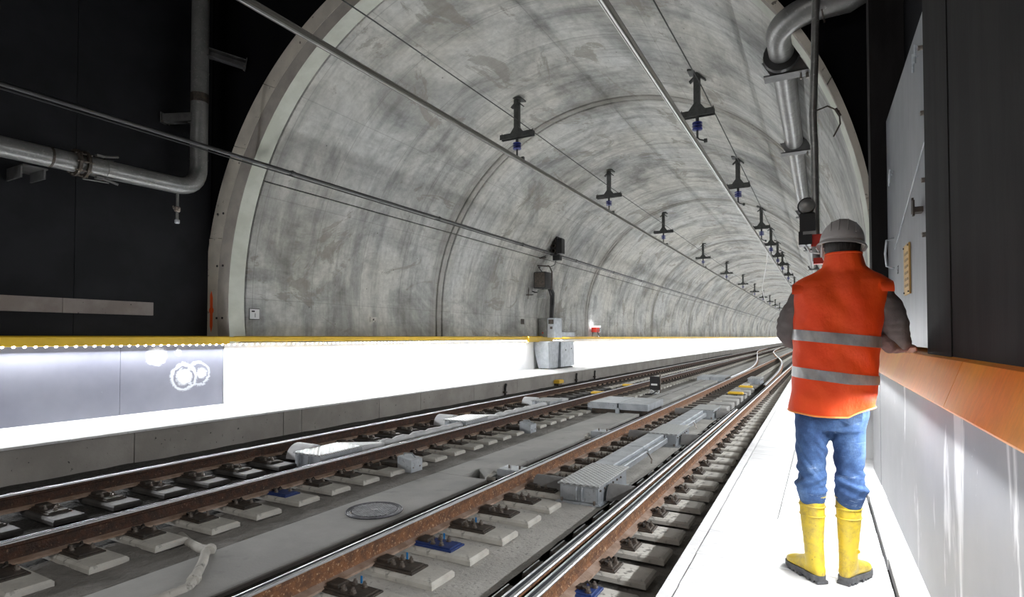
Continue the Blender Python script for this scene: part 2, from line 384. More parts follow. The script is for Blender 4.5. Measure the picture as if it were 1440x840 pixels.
for y in (7.2, END + 1):
    q += [(CX + R, y, 1.0)] + [(CX + R * math.cos(PI * i / n), y, CZ + R * math.sin(PI * i / n)) for i in range(n + 1)] + [(CX - R, y, 1.0)]
k = n + 3; mb.add(q, [(i, i + 1, k + i + 1, k + i) for i in range(k - 1)])
mb.build('joint_backing', 'joint', tun)
struct('wall_tunnel_end', MB().box(-11, 2, END + .5, END + .8, 0, 9), 'joint', 'dark far end of the tunnel', 'wall')

# portal ring: blocks of the front face, inner bands
ring = sempty('trim_portal', 'pale concrete portal ring at the tunnel mouth', 'portal', (0, 6.85, 0))
def ringpt(c, r, a, legx=None):
    x = c[0] + r * math.cos(a); z = c[1] + r * math.sin(a); return x, z
def ringpart(name, mat, A, B, ya, yb, a0, a1, seg=10, depth=.35):
    # surface between circle A at ya and circle B at yb (with body behind)
    mb = MB(); q = []
    for (c, r, y) in ((A[0], A[1], ya), (B[0], B[1], yb), (B[0], B[1] + .02, yb + depth), (A[0], A[1], ya + depth + .02)):
        for i in range(seg + 1):
            a = math.radians(a0 + (a1 - a0) * i / seg)
            x, z = ringpt(c, r, a); q.append((x, y, z))
    n = seg + 1; f = []
    for k in range(4):
        l = (k + 1) % 4
        for i in range(seg): f.append((k * n + i, k * n + i + 1, l * n + i + 1, l * n + i))
    f += [tuple(k * n for k in range(4)), tuple(k * n + seg for k in range(4))[::-1]]
    mb.add(q, f); return mb.build(name, mat, ring, smooth='a')
O_ = ((-5.04, 2.36), 5.55); I_ = ((-4.72, 2.38), 5.17); Mid = ((-4.88, 2.37), 5.33); LS_ = ((CX, CZ), RI)
cuts = [-9, 8, 22, 40, 62, 85, 107, 122, 134.5, 148, 167, 189]
for i in range(len(cuts) - 1):
    ringpart('portal_block', 'ring', O_, Mid, 6.85, 6.85, cuts[i] + .06, cuts[i + 1] - .06)
ringpart('portal_inner_band', 'ring3', Mid, I_, 6.855, 6.87, -9, 189, 60, .01)
ringpart('portal_bevel', 'ring2', I_, ((CX, CZ), RI - .07), 6.87, 7.24, -9, 189, 60, .05)
# straight leg filling beside the ring down at the coping
mb = MB().box(-10.58, -10.25, 6.87, 7.2, .42, 3.6); mb.build('portal_leg', 'ring', ring)
mb = MB()
for (y, z) in ((6.845, 4.05), (6.845, 3.05), (6.845, 2.05)):
    for x in (-10.2, -10.03): mb.cyl((x, y, z), (x, y - .012, z), .022, 10)
mb.build('fixing_hole', 'ink', ring)
# bulkhead around the ring (black)
mb = MB(); n = 60; q = []
for i in range(n + 1):
    a = math.radians(-12 + 204 * i / n); x, z = ringpt(O_[0], O_[1] - .02, a); q.append((x, 6.93, z))
for i in range(n + 1):
    a = math.radians(-12 + 204 * i / n); x, z = ringpt(O_[0], 16, a); q.append((x, 6.93, z))
mb.add(q, [(i, i + 1, n + 2 + i, n + 1 + i) for i in range(n)])
struct('wall_bulkhead', mb, 'blackhall', 'black end wall of the hall around the tunnel mouth', 'wall')
struct('ceiling', MB().box(-12, 6, -7, 7.2, 12, 12.3), 'blackhall', 'black ceiling of the hall above the tracks', 'ceiling')
struct('wall_back', MB().box(-12, 6, -7.3, -7, -.1, 12.3), 'dark_panel', 'dark rear wall of the hall', 'wall')
# left wall of hall
wl = sempty('wall_left', 'black painted hall wall above the yellow coping', 'wall')
for a, b in ((-7, -1.2), (-1.2, 1.4), (1.4, 4.6), (4.6, 6.90)):
    MB().box(-10.8, -10.5, a + .004, b - .004, 1.6, 12).build('wall_panel', 'black', wl)
MB().box(-10.9, -10.79, -7, 6.9, 1.6, 12).build('wall_backing', 'ink', wl)
# pale concrete beam let into black wall
bm_ = thing('concrete_beam', 'pale concrete strip across the black wall above the yellow coping', 'beam', (-10.5, 4, 2.18))
for a, b in ((-6.5, 1.5), (1.51, 4.42), (4.43, 5.8)):
    MB().box(-10.52, -10.44, a, b, 2.07, 2.30).build('beam_block', 'concbeam', bm_)
# left parapet wall below coping
pl = sempty('wall_parapet_left', 'blue grey and white parapet wall under the yellow coping', 'wall')
for a, b in ((-6, 1.2), (1.2, 5.05), (5.05, 6.85)):
    MB().box(-10.3, -10.0, a + .003, b - .003, .3, 1.56).build('coated_panel', 'leftpanel', pl)
for a, b in ((6.86, 20.0), (22.9, 60), (60, 120), (120, END)):
    MB().box(-10.3, -9.98, a + .003, b - .003, .3, 1.58).build('white_panel', 'whitewall', pl)
MB().box(-10.3, -10.12, 20.0, 22.9, .3, 1.58).build('recess_panel', 'whitewall', pl)
# yellow coping with lip
cp = sempty('trim_1', 'yellow painted coping over the left parapet', 'coping', (-10, 0, 1.6))
prof = [(-10.55, 1.705), (-9.86, 1.705), (-9.83, 1.685), (-9.83, 1.555), (-9.845, 1.55), (-9.86, 1.56), (-9.87, 1.62), (-10.55, 1.62)]
prof2 = [(-10.15, 1.705), (-9.86, 1.705), (-9.83, 1.685), (-9.83, 1.605), (-9.845, 1.60), (-9.87, 1.63), (-10.15, 1.63)]
for a, b in ((-6, 1.2), (1.2, 6.86)):
    MB().prism(prof, a + .002, b - .002).build('coping_section', 'yellow', cp)
for a, b in ((6.86, 12), (12, 19.2)):
    MB().prism(prof2, a + .002, b - .002).build('coping_section', 'yellow', cp)
MB().prism([(-10.15, 1.72), (-9.82, 1.72), (-9.78, 1.69), (-9.78, 1.50), (-9.85, 1.49), (-10.15, 1.5)], 19.2, 21.4).build('coping_step', 'yellow', cp)
for a, b in ((21.4, 35), (35, 60), (60, 120), (120, END)):
    MB().prism(prof2, a + .002, b - .002).build('coping_section', 'yellow', cp)
# LED dots
led = thing('led_strip', 'row of white LED dots under the yellow coping', 'light strip', (-9.85, 2, 1.52))
me = MB().lathe((0, 0, 0), (.6, 0, -1), [(-.006, .02), (.004, .02), (.012, .012), (.015, .001)], 8).mesh('led', 'led', True)
y = 2.6; k = 0
while y < 24 and k < 160:
    child('led', me, led, (-9.84, y, 1.545)); y += .125; k += 1
MB().box(-9.868, -9.848, -5, 24, 1.547, 1.556).build('led_carrier', 'white', led)

# left walkway and kerb
wk = sempty('floor_walkway_left', 'white walkway slab beside the left parapet', 'walkway', (-9, 0, .4))
y = -6.0
while y < 60:
    s = 2.4; MB().bbox(-8.72, -8.20, y + .003, y + s - .003, .392, .42, .006).build('walkway_slab', 'plank', wk)
    MB().bbox(-10.0, -8.728, y + .003, y + s - .003, .392, .42, .006).build('walkway_slab', 'plank', wk); y += s
MB().box(-10, -8.2, y, END, .33, .42).build('walkway_far', 'plank', wk)
kb = sempty('wall_kerb_left', 'grey concrete kerb wall below the left walkway', 'kerb', (-8.2, 0, 0))
kj = [-6, 1.9, 4.34, 6.77, 7.16, 9.19, 10.6, 12.9, 15.34, 18.2, 20.7, 23.2, 25.6, 27.9, 31, 34, 37, 40, 44, 48, 52, 56, 60]
for a, b in zip(kj, kj[1:]): MB().box(-8.5, -8.215, a + .006, b - .006, -.1, .385).build('kerb_block', 'kerb', kb)
MB().box(-8.5, -8.215, 60, END, -.1, .385).build('kerb_far', 'kerb', kb)
MB().box(-8.6, -8.25, -6, END, -.1, .375).build('kerb_core', 'joint', kb)

# track floor
fl = sempty('floor', 'concrete track bed with mortar and gravel strips', 'floor')
def strip(name, mat, x0, x1, y0, y1, z, amp=0, nx=2, ny=2):
    mb = MB(); q = []
    for j in range(ny + 1):
        for i in range(nx + 1):
            x = x0 + (x1 - x0) * i / nx; y = y0 + (y1 - y0) * j / ny
            dz = noise.noise(Vector((x * 3, y * 3, 1.3))) * amp + noise.noise(Vector((x * 11, y * 11, 4))) * amp * .5
            ex = noise.noise(Vector((i * 10, y * .9, 2))) * amp * 2 if i in (0, nx) else 0
            q.append((x + ex, y, z + dz))
    f = [(j * (nx + 1) + i, j * (nx + 1) + i + 1, (j + 1) * (nx + 1) + i + 1, (j + 1) * (nx + 1) + i) for j in range(ny) for i in range(nx)]
    return mb.add(q, f).build(name, mat, fl, smooth=True)
MB().box(-8.6, .8, -6, END, -.4, -.10).build('bed_base', 'darkbed', fl)
strip('bed_concrete', 'darkbed', -8.3, -5.12, 0, 60, -.02, .02, 24, 240)
strip('mortar_strip', 'mortar', -5.14, -4.1, 0, 20, -.005, .022, 24, 300)
strip('mortar_far', 'mortar', -5.14, -4.1, 20, END, -.005)
MB().bbox(-4.20, -3.47, -1, 5.74, -.1, .02, .008).build('floor_slab', 'slab', fl)
MB().bbox(-4.20, -3.84, 5.745, 13, -.1, .02, .006).build('floor_slab', 'slab', fl)
MB().bbox(-4.20, -3.40, 13, 24, -.1, .02, .006).build('floor_slab', 'slab', fl)
MB().bbox(-4.20, -3.40, 24.01, END, -.1, .02, .006).build('floor_slab', 'slab', fl)
strip('gravel_strip', 'darkbed', -3.55, -2.92, 0, 40, -.015, .012, 12, 200)
strip('gravel_far', 'mortar', -3.55, -2.92, 40, END, -.015)
strip('bed_light', 'bed', -2.98, -1.93, 0, 13.6, -.002, .014, 24, 240)
strip('bed_light_far', 'mortar', -2.98, -1.93, 20, END, -.002)
strip('trench', 'darkbed', -1.95, -1.20, 0, 60, -.06, .01, 4, 100)
strip('bed_right', 'mortar', -1.42, -.60, 0, 60, -.04, .015, 14, 240)
strip('bed_mid', 'darkbed', -2.98, -1.93, 13.6, 20, -.06)
for y in (13.75, 14.55, 15.45, 16.3, 17.2, 18.2, 19.2):
    MB().bbox(-2.5, -1.95, y, y + .5, -.06, .07, .015).build('cross_slab', 'slab', fl)
# cable trough cover
MB().add([(-3.80, 6.1, -.1), (-3.50, 5.74, -.1), (-3.47, 5.86, -.1), (-3.47, 12, -.1), (-3.80, 12, -.1), (-3.80, 6.1, .045), (-3.50, 5.74 + .12, .045), (-3.47, 5.98, .045), (-3.47, 12, .045), (-3.80, 12, .045)],
         [(4, 3, 2, 1, 0), (5, 6, 7, 8, 9), (0, 1, 6, 5), (1, 2, 7, 6), (2, 3, 8, 7), (3, 4, 9, 8), (4, 0, 5, 9)]).build('trough_cover', 'slab', fl)
# right walkway
wr = sempty('floor_walkway_right', 'white planked walkway along the right parapet', 'walkway', (0, 0, .4))
random.seed(3)
def xl(y): return -.642 - .0085 * y
y = .15; k = 0
joints = [.19, .66, 1.13, 1.60, 2.07, 2.54, 3.01, 3.48, 3.95, 4.40, 4.85, 5.32, 5.78, 6.24, 6.72, 7.2]
y = 7.2
while y < 45: y += .47; joints.append(y)
for a, b in zip(joints, joints[1:]):
    dz = random.uniform(-.002, .001); g = .0025
    def pl_(x0, x1):
        MB().bbox(x0, x1, a + g, b - g, .36, .42 + dz, .004).build('plank', 'plank', wr)
    xr = .31 - .005 * (a + b) / 2 if a < 8 else .2
    if 4.4 <= a < 7.1: pl_(xl(a), -.30); pl_(-.293, xr)
    else: pl_(xl(a), xr)
for a, b in ((-1, .19),): MB().box(xl(a), .3, a, b, .36, .42).build('plank', 'plank', wr)
MB().box(-1.02, .2, y, END, .36, .42).build('walkway_far', 'plank', wr)
MB().add([(xl(-1) - .065, -1, .36), (xl(-1) - .008, -1, .36), (xl(45) - .008, 45, .36), (xl(45) - .065, 45, .36),
          (xl(-1) - .065, -1, .425), (xl(-1) - .008, -1, .425), (xl(45) - .008, 45, .425), (xl(45) - .065, 45, .425)],
         [(3, 2, 1, 0), (4, 5, 6, 7), (0, 1, 5, 4), (1, 2, 6, 5), (2, 3, 7, 6), (3, 0, 4, 7)]).build('edge_strip', 'plank', wr)
y = -.6
while y < 8:
    x = .325 - .005 * y; MB().bbox(x, .56, y + .003, y + 1.5, .36, .425, .005).build('gutter_slab', 'plank', wr); y += 1.5
MB().box(xl(0) + .02, .6, -1, END, .30, .356).build('walkway_bearer', 'joint', wr)
MB().box(-.50, .6, -1, END, -.1, .30).build('walkway_wall', 'kerb', wr)
# right parapet
pr = sempty('wall_parapet_right', 'scuffed grey sheet parapet under the orange coping', 'wall', (.5, 0, 1))
def sx(y, o=0): return .48 - .0107 * y + o
def slab_y(x_off0, x_off1, y0, y1, z0, z1):
    return MB().add([(sx(y0, x_off0), y0, z0), (sx(y0, x_off1), y0, z0), (sx(y1, x_off1), y1, z0), (sx(y1, x_off0), y1, z0),
                     (sx(y0, x_off0), y0, z1), (sx(y0, x_off1), y0, z1), (sx(y1, x_off1), y1, z1), (sx(y1, x_off0), y1, z1)],
                    [(3, 2, 1, 0), (4, 5, 6, 7), (0, 1, 5, 4), (1, 2, 6, 5), (2, 3, 7, 6), (3, 0, 4, 7)])
for a, b, o in ((-2.5, 1.55, 0), (1.55, 5.35, 0), (5.35, 5.8, .004), (5.8, 6.5, .0)):
    slab_y(-.0 + o, .25, a + .004, b - .004, .40, 1.45).build('parapet_sheet', 'parapetR', pr)
struct('wall_tunnel_right', MB().box(.25, .6, 7, END, .4, 1.62), 'whitewall', 'white wall beside the walkway inside the tunnel', 'wall')
# orange coping
cr = sempty('trim_2', 'worn orange coping along the right parapet', 'coping', (.5, 0, 1.5))
def coping_sec(a, b):
    P_ = [(.22, 1.625), (.035, 1.605), (.012, 1.595), (-.045, 1.435), (-.050, 1.42), (-.035, 1.405), (-.028, 1.415), (-.022, 1.45), (.02, 1.56), (.22, 1.57)]
    n = len(P_); q = [(sx(a, x), a, z) for x, z in P_] + [(sx(b, x), b, z) for x, z in P_]
    return MB().add(q, [(i, (i + 1) % n, n + (i + 1) % n, n + i) for i in range(n)] + [tuple(range(n))[::-1], tuple(range(n, 2 * n))])
for a, b in ((-2.5, -.4), (-.4, 2.72), (2.72, 6.5)): coping_sec(a + .003, b - .003).build('coping_section', 'orange', cr)
# upper right wall
ur = sempty('wall_right', 'charcoal cladding panels above the orange coping', 'wall', (.6, 0, 3))
def col_y(xo, y0, y1, z0, z1, th=.15): return slab_y(xo - .035, xo - .035 + th, y0, y1, z0, z1)
for a, b, x in ((-6.9, -1.2, .07), (-1.2, 1.0, .07), (1.0, 3.03, .07), (3.03, 3.62, .066)):
    col_y(x, a + .004, b - .004, 1.6, 12).build('cladding_panel', 'dark_panel', ur)
col_y(.24, -6.9, 6.9, 1.6, 12, .05).build('cladding_backing', 'blackhall', ur)
col_y(-.014, 5.72, 5.95, 1.6, 12, .25).build('pillar_face', 'dark_panel', ur)
col_y(.09, 5.96, 6.92, 1.6, 12, .15).build('pillar_side', 'dark_panel', ur)
# light grey door panel
dr = sempty('door_1', 'light grey metal access door between dark columns', 'door', (.5, 4.5, 1.6))
col_y(.10, 3.66, 5.70, 1.63, 3.51, .03).build('door_leaf', 'sheet', dr)
for z, y in ((2.25, 3.80), (2.55, 3.80), (2.92, 3.80), (3.30, 3.84)):
    MB().cyl((sx(y, 0.0650), y, z), (sx(y, 0.0400), y, z), .014, 8).cyl((sx(y, 0.0450), y - .02, z - .012), (sx(y, 0.0450), y + .03, z + .01), .006, 6).build('hinge_bolt', 'bolt', dr)
hd = MB(); yy = 3.92
hd.box(sx(yy, 0.0200), sx(yy, 0.0650), yy, yy + .07, 2.40, 2.43).box(sx(yy, 0.0150), sx(yy, 0.0250), yy, yy + .03, 2.38, 2.47).box(sx(yy, 0.0150), sx(yy, 0.0250), yy + .04, yy + .07, 2.40, 2.49)
hd.build('door_handle', 'steel', dr)
MB().tube([(sx(5.28, 0.0650), 5.28, 2.46), (sx(5.28, 0.0150), 5.27, 2.44), (sx(5.28, 0.0050), 5.27, 2.34), (sx(5.28, 0.0150), 5.28, 2.24), (sx(5.28, 0.0650), 5.28, 2.22)], .008, 8).build('pull_bar', 'galv', dr)
MB().tube([(sx(4.1, 0.0600), 3.80, 2.76), (sx(5.1, 0.0600), 5.2, 2.36)], .0035, 5).build('stay_wire', 'galv', dr)
for y, z in ((3.9, 3.33), (3.98, 3.31), (5.18, 2.95), (5.24, 2.94)):
    MB().tube([(sx(y, 0.0550), y, z), (sx(y, 0.0350), y, z + .02), (sx(y, 0.0350), y + .02, z - .08)], .007, 6).build('door_hook', 'galv', dr)
text('door_number', '57', .085, 'ink', dr, (sx(5.0, 0.0590), 5.02, 2.18), (PI / 2, 0, -PI / 2))
pq = thing('plaque', 'ochre yellow notice plaque on the light grey door', 'sign', (sx(4.55, .09), 4.55, 2.15))
col_y(.088, 4.42, 4.66, 1.97, 2.30, .01).build('plate', 'plaque', pq)
for k in range(6):
    col_y(.0855, 4.46, 4.60, 2.02 + .042 * k, 2.036 + .042 * k, .003).build('text_line', 'plaquetext', pq)
for y, zz in ((4.44, 2.285), (4.64, 2.285), (4.44, 1.985), (4.64, 1.985)): MB().cyl((sx(y, .053), y, zz), (sx(y, .047), y, zz), .006, 6).build('screw', 'ink', pq)

# ------------------------------------------------------------------ rails
SEC = [(-.075, 0), (.075, 0), (.075, .012), (.02, .03), (.010, .05), (.010, .115), (.034, .128)]
def rail(xc, y0, y1, name, label, matweb, z0=.055, head=True, group=None, foot=True):
    t = thing(name, label, 'rail', (xc, 2, z0))
    f = .075 if foot else .045
    web = [(-f, 0), (f, 0), (f, .012), (.022, .028), (.010, .05), (.010, .112), (.034, .124), (.036, .150), (-.036, .150), (-.034, .124), (-.010, .112), (-.010, .05), (-.022, .028), (-f, .012)]
    MB().prism([(xc + x, z0 + z) for x, z in web], y0, y1).build('rail_web', matweb, t)
    if foot: MB().prism([(xc + .02, z0 + .030), (xc + .0755, z0 + .0135), (xc + .077, z0 + .001), (xc + .077, z0 - .001), (xc + .02, z0 + .0)], y0, y1).build('rail_foot', 'railfoot', t)
    zt = z0 + .150
    hd = [(-.036, 0), (.036, 0), (.036, .008), (.031, .014), (.019, .0165), (-.019, .0165), (-.031, .014), (-.036, .008)]
    mb = MB().prism([(xc + x, zt + z) for x, z in hd], y0, y1); mb.build('rail_head', 'polish', t)
    MB().prism([(xc - .013, zt + .0155), (xc + .013, zt + .0155), (xc + .012, zt + .0175), (xc - .012, zt + .0175)], y0, y1).build('dark_reflection', 'railtop', t)  # middle strip painted dark as a reflection between the bright edges
    return t
# shared fixing meshes, origin on the rail axis at floor level
def pad_mesh(x0, x1, hy=.135): return MB().bbox(x0, x1, -hy, hy, 0, .048, .016).mesh('concrete_pad', 'pad')
def plate_mesh(x0, x1, mat, hy=.095): return MB().bbox(x0, x1, -hy, hy, .045, .062, .004).bbox(x0 + .02, x1 - .02, -hy + .018, hy - .018, .062, .072, .003).mesh('base_plate', mat)
bolt_me = MB().lathe((0, 0, 0), (0, 0, 1), [(0, .022), (.008, .022), (.008, .016), (.026, .016), (.026, .009), (.04, .009), (.043, .002)], 8).mesh('bolt', 'bolt', 'a')
def clip_mesh(sg):
    mb = MB()
    for yy in (-.035, .035):
        mb.tube([(sg * .05, yy * .3, .075), (sg * .075, yy, .078), (sg * .10, yy * 1.2, .10), (sg * .13, yy, .085), (sg * .12, yy * .4, .075)], .009, 6)
    mb.box(min(sg * .055, sg * .10), max(sg * .055, sg * .10), -.03, .03, .068, .088)
    return mb.mesh('rail_clip', 'steel', 'a')
clipR = clip_mesh(1); clipL = clip_mesh(-1)
wedge_me = MB().bbox(.07, .17, -.05, .05, .070, .094, .006).mesh('wedge_block', 'steel')
mark_me = MB().box(-.008, .008, -.002, .002, 0, .05).mesh('blue_marker', 'bluetape')
def fixings(t, xc, y0, pitch, n, x0, x1, px0, px1, bolts, blue=(), side=1, marks=(), far=0, clip=True, wedge=False, dark=False):
    pm = pad_mesh(x0, x1)
    if dark: pm.materials[0] = MT['darkpad']
    pe = plate_mesh(px0, px1, 'steel'); pb = plate_mesh(px0, px1, 'blue')
    for k in range(n):
        y = y0 + pitch * k; j = random.uniform(-.01, .01)
        p = child('concrete_pad', pm, t, (xc + j, y, 0)); p.rotation_euler.z = random.uniform(-.02, .02)
        b = child('base_plate', pb if k in blue else pe, p, (xc + j, y, 0))
        if k in blue: b['label'] = 'blue painted base plate'
        if k < 22:
            for (bx, by) in bolts: child('bolt', bolt_me, p, (xc + j + bx, y + by, .07))
            if clip: child('rail_clip', clipR if side > 0 else clipL, p, (xc + j, y, 0))
            if wedge: child('wedge_block', wedge_me, p, (xc + j, y, 0))
        if k in marks: child('blue_marker', mark_me, p, (xc + j + .2, y + .13, .045))
    if far:
        mb = MB(); y = y0 + pitch * n
        while y < far:
            mb.bbox(xc + x0, xc + x1, y - .15, y + .15, 0, .045, .014); y += pitch
        o = mb.build('far_pads', 'pad', t); o['kind'] = 'stuff'
        mb = MB(); y = y0 + pitch * n
        while y < far:
            mb.box(xc + px0, xc + px1, y - .095, y + .095, .045, .07).box(xc + .07 * side, xc + .12 * side, y - .04, y + .04, .07, .11); y += pitch
        o = mb.build('far_plates', 'steel', t); o['kind'] = 'stuff'
XNL, XNR, XBL, XFR, XFL = -2.92, -1.47, -1.585, -5.17, -6.70
B4 = [(.22, -.05), (.22, .05), (.30, -.05), (.30, .05)]
r1 = rail(XNL, .3, END, 'rail', 'brown rail with twin shiny edges, second rail from the walkway', 'rust')
fixings(r1, XNL, 2.28, .47, 30, -.13, .62, -.08, .42, B4, blue=(3,), marks=(1, 2, 3, 4), far=90, clip=False, wedge=True)
r2 = rail(XNR, .3, END, 'rail', 'rusty outer rail nearest the white walkway', 'rust')
fixings(r2, XNR, 2.55, .46, 34, -.14, .42, -.08, .19, [(.14, -.05), (.15, .04)], blue=(2,), side=1, far=90)
bl = rail(XBL, .3, 12.4, 'switch_blade_rail', 'switch blade rail lying against the rail nearest the walkway', 'rust', foot=False)
r3 = rail(XFR, .3, END, 'rail', 'dark rusty rail of the far track, third rail from the walkway', 'rustdark')
fixings(r3, XFR, 1.8, .46, 40, -.15, .58, -.08, .34, [(.15, -.05), (.24, .05)], blue=(5,), side=1, far=110)
r4 = rail(XFL, .3, END, 'rail', 'dark rail nearest the left kerb, furthest from the walkway', 'rustdark')
fixings(r4, XFL, 1.7, .48, 34, -.15, .66, -.08, .45, [(.28, -.05), (.28, .05), (.36, 0)], side=1, far=110, wedge=True, clip=False, dark=True)
# slide chairs in the dark trench beside the blade
sc = MB().bbox(-.16, .09, -.13, .13, -.055, .04, .01).mesh('slide_chair', 'steel')
sp = MB().box(-.155, -.145, -.125, .125, .04, .046).mesh('chair_edge', 'polish')
for k in range(26):
    y = 2.3 + .46 * k; p = child('slide_chair', sc, bl, (XBL - .12, y, 0)); child('chair_edge', sp, p, (XBL - .12, y, 0))
# crossover rails in the distance
def crail(pts, label):
    t = thing('crossover_rail', label, 'rail', (pts[0][0], pts[0][1], .05))
    P_ = [Vector((a, b, 0)) for a, b in pts]; out = []
    for i in range(len(P_) - 1):
        p0 = P_[max(i - 1, 0)]; p1 = P_[i]; p2 = P_[i + 1]; p3 = P_[min(i + 2, len(P_) - 1)]
        for s in range(8):
            u = s / 8; out.append(.5 * ((2 * p1) + (-p0 + p2) * u + (2 * p0 - 5 * p1 + 4 * p2 - p3) * u * u + (-p0 + 3 * p1 - 3 * p2 + p3) * u ** 3))
    out.append(P_[-1])
    def sweep(sec):
        mb = MB(); n = len(sec); q = []
        for i, p in enumerate(out):
            d = (out[min(i + 1, len(out) - 1)] - out[max(i - 1, 0)]).normalized(); s = Vector((d.y, -d.x, 0))
            q += [p + s * x + Vector((0, 0, z)) for x, z in sec]
        return mb.add(q, [(i * n + j, i * n + (j + 1) % n, (i + 1) * n + (j + 1) % n, (i + 1) * n + j) for i in range(len(out) - 1) for j in range(n)])
    sweep([(-.07, .05), (.07, .05), (.012, .08), (.012, .17), (.035, .18), (.035, .205), (-.035, .205), (-.035, .18), (-.012, .17), (-.012, .08)]).build('rail_web', 'rust', t)
    sweep([(-.036, .205), (.036, .205), (.03, .225), (-.03, .225)]).build('rail_head', 'polish', t)
crail([(-3.0, 22), (-3.1, 30), (-3.7, 39), (-4.9, 52), (-6.1, 66), (-6.7, 85)], 'curved crossover rail swinging left off the near track in the distance')
crail([(-1.60, 19), (-1.75, 28), (-2.3, 39), (-3.5, 52), (-4.6, 66), (-5.17, 85)], 'curved crossover rail starting beside the walkway rail in the distance')

# ------------------------------------------------------------------ switch machines between near rails
def machine(y0, label, top=.20, length=.95, x0=-2.42, x1=-1.97, drums=True):
    t = thing('switch_machine', label, 'switch machine', (-2.2, y0, 0), 'switch machine boxes between the near rails')
    MB().bbox(x0 + .02, x1 - .02, y0 + .02, y0 + length, 0, top - .02, .004).build('housing', 'galv', t)
    MB().box(x0, x1, y0, y0 + .012, .0, .02).box(x0 - .02, x1 + .02, y0 - .01, y0 + length, -.005, .01).build('base_flange', 'galv', t)
    MB().bbox(x0, x1, y0, y0 + length + .05, top - .018, top, .004).build('lid', 'chequer', t)
    for (a, b) in ((x0 + .03, x0 + .24), (x0 + .27, x1 - .03)):
        MB().box(a, b, y0 + .008, y0 + .021, .025, top - .03).build('front_panel', 'galv', t)
    for x in (x0 + .21, x0 + .27): MB().tube([(x, y0 + .005, .03), (x, y0 - .015, .05), (x, y0 - .015, top - .06), (x, y0 + .005, top - .03)], .009, 6).build('latch_bar', 'galv', t)
    for k in range(6): MB().cyl((x1 - .02, y0 + .08 + k * .13, top - .06), (x1 - .005, y0 + .08 + k * .13, top - .06), .012, 6).build('side_bolt', 'bolt', t)
    for x in (x0 + .05, x1 - .05): MB().cyl((x, y0 - .004, .012), (x, y0 - .004, .05), .013, 6).build('anchor_bolt', 'bolt', t)
    if drums:
        for a, b in ((x0 - .38, x0 - .01), (x1 + .01, x1 + .27)):
            mb = MB(); n = 12; prof = [(.11 * math.cos(PI * i / n) * 1.15, .02 + .15 * math.sin(PI * i / n)) for i in range(n + 1)]
            q = [(a, y0 + .30 + dy, z) for dy, z in prof] + [(b, y0 + .30 + dy, z) for dy, z in prof]; k = n + 1
            mb.add(q, [(i, i + 1, k + i + 1, k + i) for i in range(n)] + [tuple(range(k))[::-1], tuple(range(k, 2 * k))]); mb.build('rubber_hood', 'hood', t, smooth='a')
            MB().tube([(a - .01, y0 + .30, .06), (b + .0, y0 + .30, .06)], .035, 10).build('drive_rod', 'steel', t)
    return t
machine(5.40, 'largest switch machine box with chequer plate lid, nearest the camera between the near rails')
machine(8.85, 'second switch machine box along the near track, middle one of the three')
machine(12.15, 'smallest and farthest chequered switch machine box on the near track', length=.9)
machine(22.0, 'distant galvanised switch machine near the curved crossover rails', length=1.2, drums=False)
ch = thing('cable_channel', 'galvanised channel cover linking the first two switch machine boxes', 'cable channel', (-2.3, 7, 0))
for a, b in ((6.42, 7.7), (7.7, 8.83)):
    MB().bbox(-2.42, -2.17, a, b - .01, .10, .19, .01).bbox(-2.16, -2.10, a, b - .05, .08, .15, .01).build('channel_cover', 'galv', ch)
MB().tube([(-2.15, 7.6, .14), (-2.08, 7.62, .12), (-2.03, 7.6, .05), (-2.03, 7.58, .0)], .01, 6).build('earth_lead', 'bolt', ch)
MB().box(-2.40, -2.34, 6.6, 6.66, 0, .1).box(-2.40, -2.34, 8.2, 8.26, 0, .1).build('channel_foot', 'galv', ch)
ch = thing('cable_channel', 'galvanised channel cover between the second and third switch machine boxes', 'cable channel', (-2.3, 10.5, 0))
for a, b in ((9.86, 11.0), (11.0, 12.1)):
    MB().bbox(-2.42, -2.17, a, b - .01, .10, .19, .01).bbox(-2.16, -2.10, a, b - .05, .08, .15, .01).build('channel_cover', 'galv', ch)
MB().tube([(-2.15, 10.7, .14), (-2.08, 10.72, .12), (-2.04, 10.7, .02)], .01, 6).build('earth_lead', 'bolt', ch)
MB().box(-2.40, -2.34, 10, 10.06, 0, .1).build('channel_foot', 'galv', ch)

# balises (yellow)
for x0, x1, y, lab in ((-2.40, -2.0, 17.25, 'yellow track beacon lying on the near track, nearer of two'), (-2.40, -2.0, 19.6, 'yellow track beacon lying on the near track, farther of two'),
                       (-5.85, -5.4, 15.5, 'yellow track beacon on the far track, nearer of two'), (-5.85, -5.4, 18.4, 'yellow track beacon on the far track, farther of two')):
    t = thing('track_beacon', lab, 'beacon', ((x0 + x1) / 2, y, .07))
    MB().bbox(x0, x1, y - .12, y + .12, .072, .13, .02).build('beacon_body', 'yellowbox', t)
    MB().bbox(x0 - .06, x1 + .06, y - .05, y + .05, .05, .074, .005).build('beacon_mount', 'steel', t)
    MB().box((x0 + x1) / 2 - .05, (x0 + x1) / 2 + .05, y - .1, y + .1, -.05, .05).build('support', 'steel', t)

